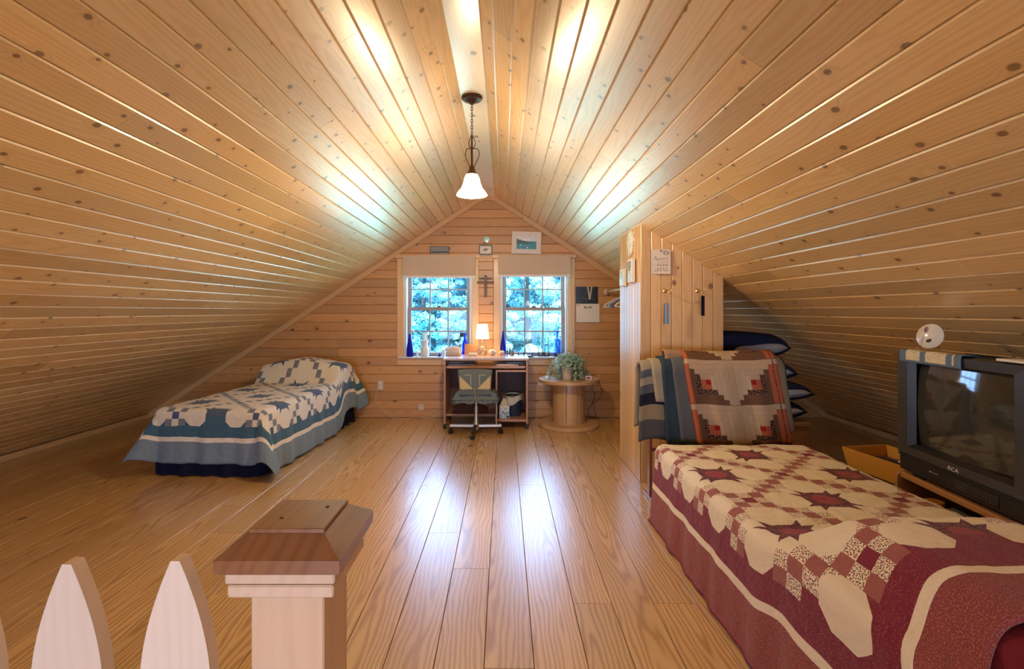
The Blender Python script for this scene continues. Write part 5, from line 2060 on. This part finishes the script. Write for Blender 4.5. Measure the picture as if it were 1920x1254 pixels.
M_COB = cobalt('cobalt_glass', (.035, .05, .75))
M_COB2 = cobalt('patterned_cobalt', (.09, .20, .85))
wine = [(0, .002), (.034, 0), (.037, .006), (.037, .14), (.033, .165), (.018, .20), (.013, .22), (.013, .265), (.015, .267), (.015, .282), (.0, .283)]
slope = [(0, .002), (.038, 0), (.042, .008), (.040, .09), (.034, .14), (.022, .20), (.014, .25), (.014, .275), (.0, .278)]
item('cobalt blue sloping bottle in the left corner of the left sill', 'cobalt_bottle', 'bottle', 768.5, 668, SY, sz, M_COB, slope)
item('cobalt blue wine bottle with a dark neck behind the letter box', 'cobalt_bottle', 'bottle', 871.5, 668, SY + .02, sz, M_COB, wine)
item('tall tapering cobalt bottle at the left jamb of the right window', 'cobalt_bottle', 'bottle', 943.5, 668, SY + .02, sz, M_COB, [(r * .9, h * 1.12) for r, h in slope])
item('patterned blue square-shouldered bottle beside the trailing plant', 'patterned_bottle', 'bottle', 1044.5, 668, SY, sz, M_COB2, [(0, .002), (.044, 0), (.048, .006), (.048, .19), (.040, .215), (.020, .235), (.016, .25), (.016, .285), (.021, .287), (.021, .318), (0, .32)])
hur = [(0, .004), (.046, .0), (.050, .008), (.056, .05), (.050, .10), (.034, .145), (.036, .17), (.052, .20), (.050, .20), (.033, .17), (.031, .145), (.047, .10), (.053, .05), (.046, .011), (0, .010)]
item('frosted white hurricane vase on the left window sill', 'hurricane_vase', 'vase', 796.5, 667, SY, sz, M_FROST, hur)
item('clear glass chimney vase nearer the meeting stile on the right sill', 'glass_chimney', 'vase', 1014, 667, SY, sz, M_CLEAR, [(.030, 0), (.034, .03), (.030, .10), (.024, .16), (.030, .23)], 20)
item('clear glass chimney vase next to the patterned bottle on the right sill', 'glass_chimney', 'vase', 1025, 667, SY + .02, sz, M_CLEAR, [(.030, 0), (.034, .03), (.030, .10), (.024, .16), (.030, .23)], 20)
item('tiny white figurine between the cobalt bottle and hurricane vase', 'small_figurine', 'figurine', 782, 667, SY, sz, M_FROST, [(0, 0), (.018, 0), (.016, .03), (.007, .045), (.012, .058), (.008, .072), (0, .075)])
item('tiny cobalt figurine on the left sill beside the desk', 'small_figurine', 'figurine', 824, 668, SY - .02, sz, M_COB, [(0, 0), (.012, 0), (.014, .02), (.006, .03), (.009, .04), (0, .05)])
item('white cup standing at the left rear corner of the desk', 'white_cup', 'cup', 832, 668, SY, sz, M_FROST, [(0, .002), (.020, 0), (.024, .01), (.027, .085), (.025, .085), (.022, .012), (0, .010)])
item('tiny cobalt figurine among the dark dishes on the right sill', 'small_figurine', 'figurine', 998.5, 668, SY - .01, sz, M_COB, [(0, 0), (.012, 0), (.015, .02), (.006, .032), (.010, .045), (0, .056)])
sw = P(988, 668, SY)
tsw = thing('swan_dish', 'dark glass dish with a tall curved neck on the right sill', 'dish', (sw.x + .03, SY - .02, sz))
MB().lathe([(0, .002), (.03, 0), (.045, .008), (.052, .018), (.048, .018), (.03, .006), (0, .006)], 20).build('bowl', M_DKGL, tsw)
MB().tube(bez([(-.046, 0, .012), (-.056, 0, .04), (-.052, 0, .075), (-.056, 0, .10), (-.05, 0, .108)], 14), [.007] * 12 + [.005] * 1, 8).build('neck', M_DKGL, tsw)

# ------------------------------------------------------------------ cable-spool table with plant
M_SPOOL = wood('spool_pine', (.56, .34, .17), (.42, .22, .09), .1, .02, .4, .3, 5.0, rough=.4, coat=.3)
sp = thing('cable_spool_table', 'wooden cable spool used as a round table beside the desk', 'table', (.742, 5.63, 0))
SR = .345
for nm, za in (('bottom_flange', 0.0), ('top_flange', .50)):
    MB().lathe([(0, za), (SR - .004, za), (SR, za + .004), (SR, za + .036), (SR - .004, za + .04), (0, za + .04)], 48).build(nm, M_SPOOL, sp)
nst = 8
MB().lathe([(.160, .04), (.160, .50)], 28, cap=False).build('core', M_GAP, sp)
for k in range(nst):
    a_ = 2 * PI * (k + .12) / nst
    hw_ = PI / nst - .014
    poly = [(.162 * math.sin(-hw_), .162 * math.cos(hw_) - .172), (.162 * math.sin(hw_), .162 * math.cos(hw_) - .172)]
    poly += [((.182 - (.003 if abs(q) == 4 else 0)) * math.sin(-hw_ * q / 4), (.182 - (.003 if abs(q) == 4 else 0)) * math.cos(hw_ * q / 4) - .172) for q in range(-4, 5)]
    me = MB().prism(poly, .04, .50).mesh('stave', False)
    o_ = link('stave', me, M_SPOOL, sp)
    # local x across, length along local z; stand radially
    o_.rotation_euler = (0, 0, a_ - PI / 2)
    o_.location = (.172 * math.cos(a_), .172 * math.sin(a_), 0)

pp_ = P(1063.5, 705, 5.56)
PTX, PTY, PTZ = pp_.x, 5.56, .54
pl_ = thing('potted_plant', 'trailing small-leaved plant in a cream pot on the spool table', 'plant', (PTX, PTY, PTZ))
MB().lathe([(0, .002), (.050, 0), (.053, .005), (.066, .115), (.074, .117), (.076, .120), (.076, .142), (.070, .142), (.066, .122), (.05, .12), (0, .118)], 28).build('pot', plain('cream_pot', (.62, .52, .40), .5), pl_)
g = np.random.default_rng(5)
stems = MB()
leafpos = []
for k in range(120):
    a_ = g.uniform(0, 2 * PI)
    far = g.uniform(.06, .26)
    trail = g.random() < .62
    up = g.uniform(.03, .13)
    c_, s_ = math.cos(a_), math.sin(a_) * .75
    if s_ < -.38 and trail and k % 6: continue
    p0 = (.03 * c_, .03 * s_, .12)
    p1 = (far * .45 * c_, far * .45 * s_, .14 + up)
    endz = g.uniform(.006, .05) if trail else .12 + up * .6
    p2 = (far * .85 * c_, far * .85 * s_, (.10 + up * .4) if trail else .15 + up)
    p3 = (far * 1.02 * c_, far * 1.02 * s_, endz)
    pts = bez([p0, p1, p2, p3], 12)
    if k % 2 == 0: stems.tube(pts, .0016, 4)
    for q in pts[2:]:
        for _ in range(3):
            leafpos.append(tuple(Vector(q) + Vector(g.normal(size=3) * .012)))
stems.build('stems', plain('plant_stem', (.12, .16, .07), .7), pl_)
lv, lf = [], []
for q in leafpos:
    u = Vector(g.normal(size=3)).normalized()
    n_ = (Vector((q[0], q[1], .08)).normalized() + Vector(g.normal(size=3)) * .5 + Vector((0, -.3, .5)))
    v_ = n_.cross(u).normalized()
    u = v_.cross(n_).normalized()
    s_ = g.uniform(.010, .019)
    q = Vector(q)
    q.z = max(q.z, .006)
    b0 = len(lv)
    lv += [tuple(q - u * s_), tuple(q - v_ * s_ * .6 - u * s_ * .1), tuple(q + u * s_), tuple(q + v_ * s_ * .6 - u * s_ * .1)]
    lf.append((b0, b0 + 1, b0 + 2, b0 + 3))
lo = MB().add(lv, lf).build('leaves', leaf_mat('plant_leaf', (.12, .27, .15), (.58, .72, .58)), pl_, False)
lo['kind'] = 'stuff'
rb_ = P(1105, 708, 5.46)
t = thing('red_white_box', 'small red and white matchbox-like packet at the rim of the spool table', 'packet', (rb_.x, 5.50, .54), .3)
MB().box(-.03, .03, -.022, .022, 0, .045, .003).build('packet_body', M_FROST, t, False)
MB().box(-.031, .004, -.0232, -.0215, .012, .034).build('red_panel', plain('red_print', (.55, .02, .05), .5), t, False)
gl = P(1025, 703, 5.5)
o_ = MB().lathe([(0, .002), (.022, 0), (.03, .012), (.028, .03), (.02, .036), (0, .038)], 18).build('glass_votive', M_FROST)
o_.location = (.742 - .255, 5.52, .54)
tag(o_, 'small white votive at the left rim of the spool table', 'votive')

# ------------------------------------------------------------------ outlets and cords
M_OUT2 = plain('outlet_ivory', (.66, .56, .44), .45)


def outlet(px0, px1, py0, py1, label, slots=True):
    a0_, a1_ = P(px0, py1, YB), P(px1, py0, YB)
    w_, h_ = a1_.x - a0_.x, a1_.z - a0_.z
    t_ = thing('wall_outlet', label, 'outlet', ((a0_.x + a1_.x) / 2, YB - .001, a0_.z))
    MB().box(-w_ / 2, w_ / 2, -.006, 0, 0, h_, .003).build('cover_plate', M_OUT2, t_)
    if slots:
        for zz_ in (h_ * .28, h_ * .72):
            MB().lathe([(0, .0), (.016, .0), (.016, .002), (0, .002)], 16, T(0, -.006, zz_) @ R(PI / 2, 'X')).build('socket', M_WHITEM, t_)
    return t_


outlet(708, 719, 713.5, 730.5, 'ivory wall outlet with a plugged white cord near the bed')
outlet(785, 795, 757, 769, 'ivory phone jack plate low on the wall beside the desk', False)
outlet(1008, 1018, 716, 723, 'ivory outlet partly hidden behind the spool table', False)
M_CORD = plain('cord_white', (.66, .56, .46), .5)
M_CORDB = plain('cord_brown', (.06, .03, .02), .5)


def cord(name, label, pts, r, mat):
    o_ = MB().tube(bez(pts, 60), r, 6).build(name, mat)
    return tag(o_, label, 'cord')


Yw = YB - .014


def W_(px, py, d=0.0):
    p = P(px, py, Yw - d)
    return (p.x, p.y, max(p.z, .008))


cord('power_cord', 'white power cord drooping from the wall outlet along the floor', [W_(710, 720), W_(706, 733), W_(705, 752), W_(712, 765), W_(725, 777), (P(740, 785, 5.98).x, 5.97, .008), (P(765, 786, 5.95).x, 5.93, .008), (P(778, 778, 6.0).x, 5.98, .02), (P(790, 775, 6.0).x, 5.97, .02), (P(810, 776, 5.95).x, 5.95, .01), (P(818, 770, 6.0).x, 5.98, .06)], .0042, M_CORD)
cord('telephone_cord', 'thin white cord falling from the sill down beside the desk', [W_(829, 672, .075), W_(826, 690, .05), W_(829, 705, .03), W_(823, 722), W_(820, 735), W_(818, 752), W_(815, 762), W_(826, 785)], .0028, M_CORD)
cord('blind_cord', 'white lift cord hanging in loops beside the right window', [W_(1068, 520, .05), W_(1069, 560, .05), W_(1070, 610, .05), W_(1072, 640, .05), W_(1076, 657, .05), W_(1078, 645, .05), W_(1075, 630, .05), W_(1073, 640, .05), W_(1077, 662, .05)], .0026, M_CORD)
cord('blind_cord', 'pale lift cord hanging in the gap beside the left window', [W_(887, 522, .05), W_(888, 565, .05), W_(887, 600, .05), W_(888, 648, .05)], .0026, M_CORD)
cord('lamp_cord', 'dark brown cord looping from the spool table to the floor', [(.742 + .335, 5.58, .535), (1.095, 5.60, .48), (1.13, 5.68, .38), (1.13, 5.80, .28), (1.08, 5.86, .2), (1.09, 5.9, .1), (1.12, 5.85, .012)], .003, M_CORDB)
cord('lamp_cord', 'dark brown cord hanging straighter behind the spool flange', [(.742 + .30, 5.74, .54), (1.06, 5.80, .50), (1.05, 5.85, .38), (1.10, 5.93, .30), (1.07, 5.95, .18), (1.02, 5.97, .10), (1.05, 5.93, .012)], .003, M_CORDB)
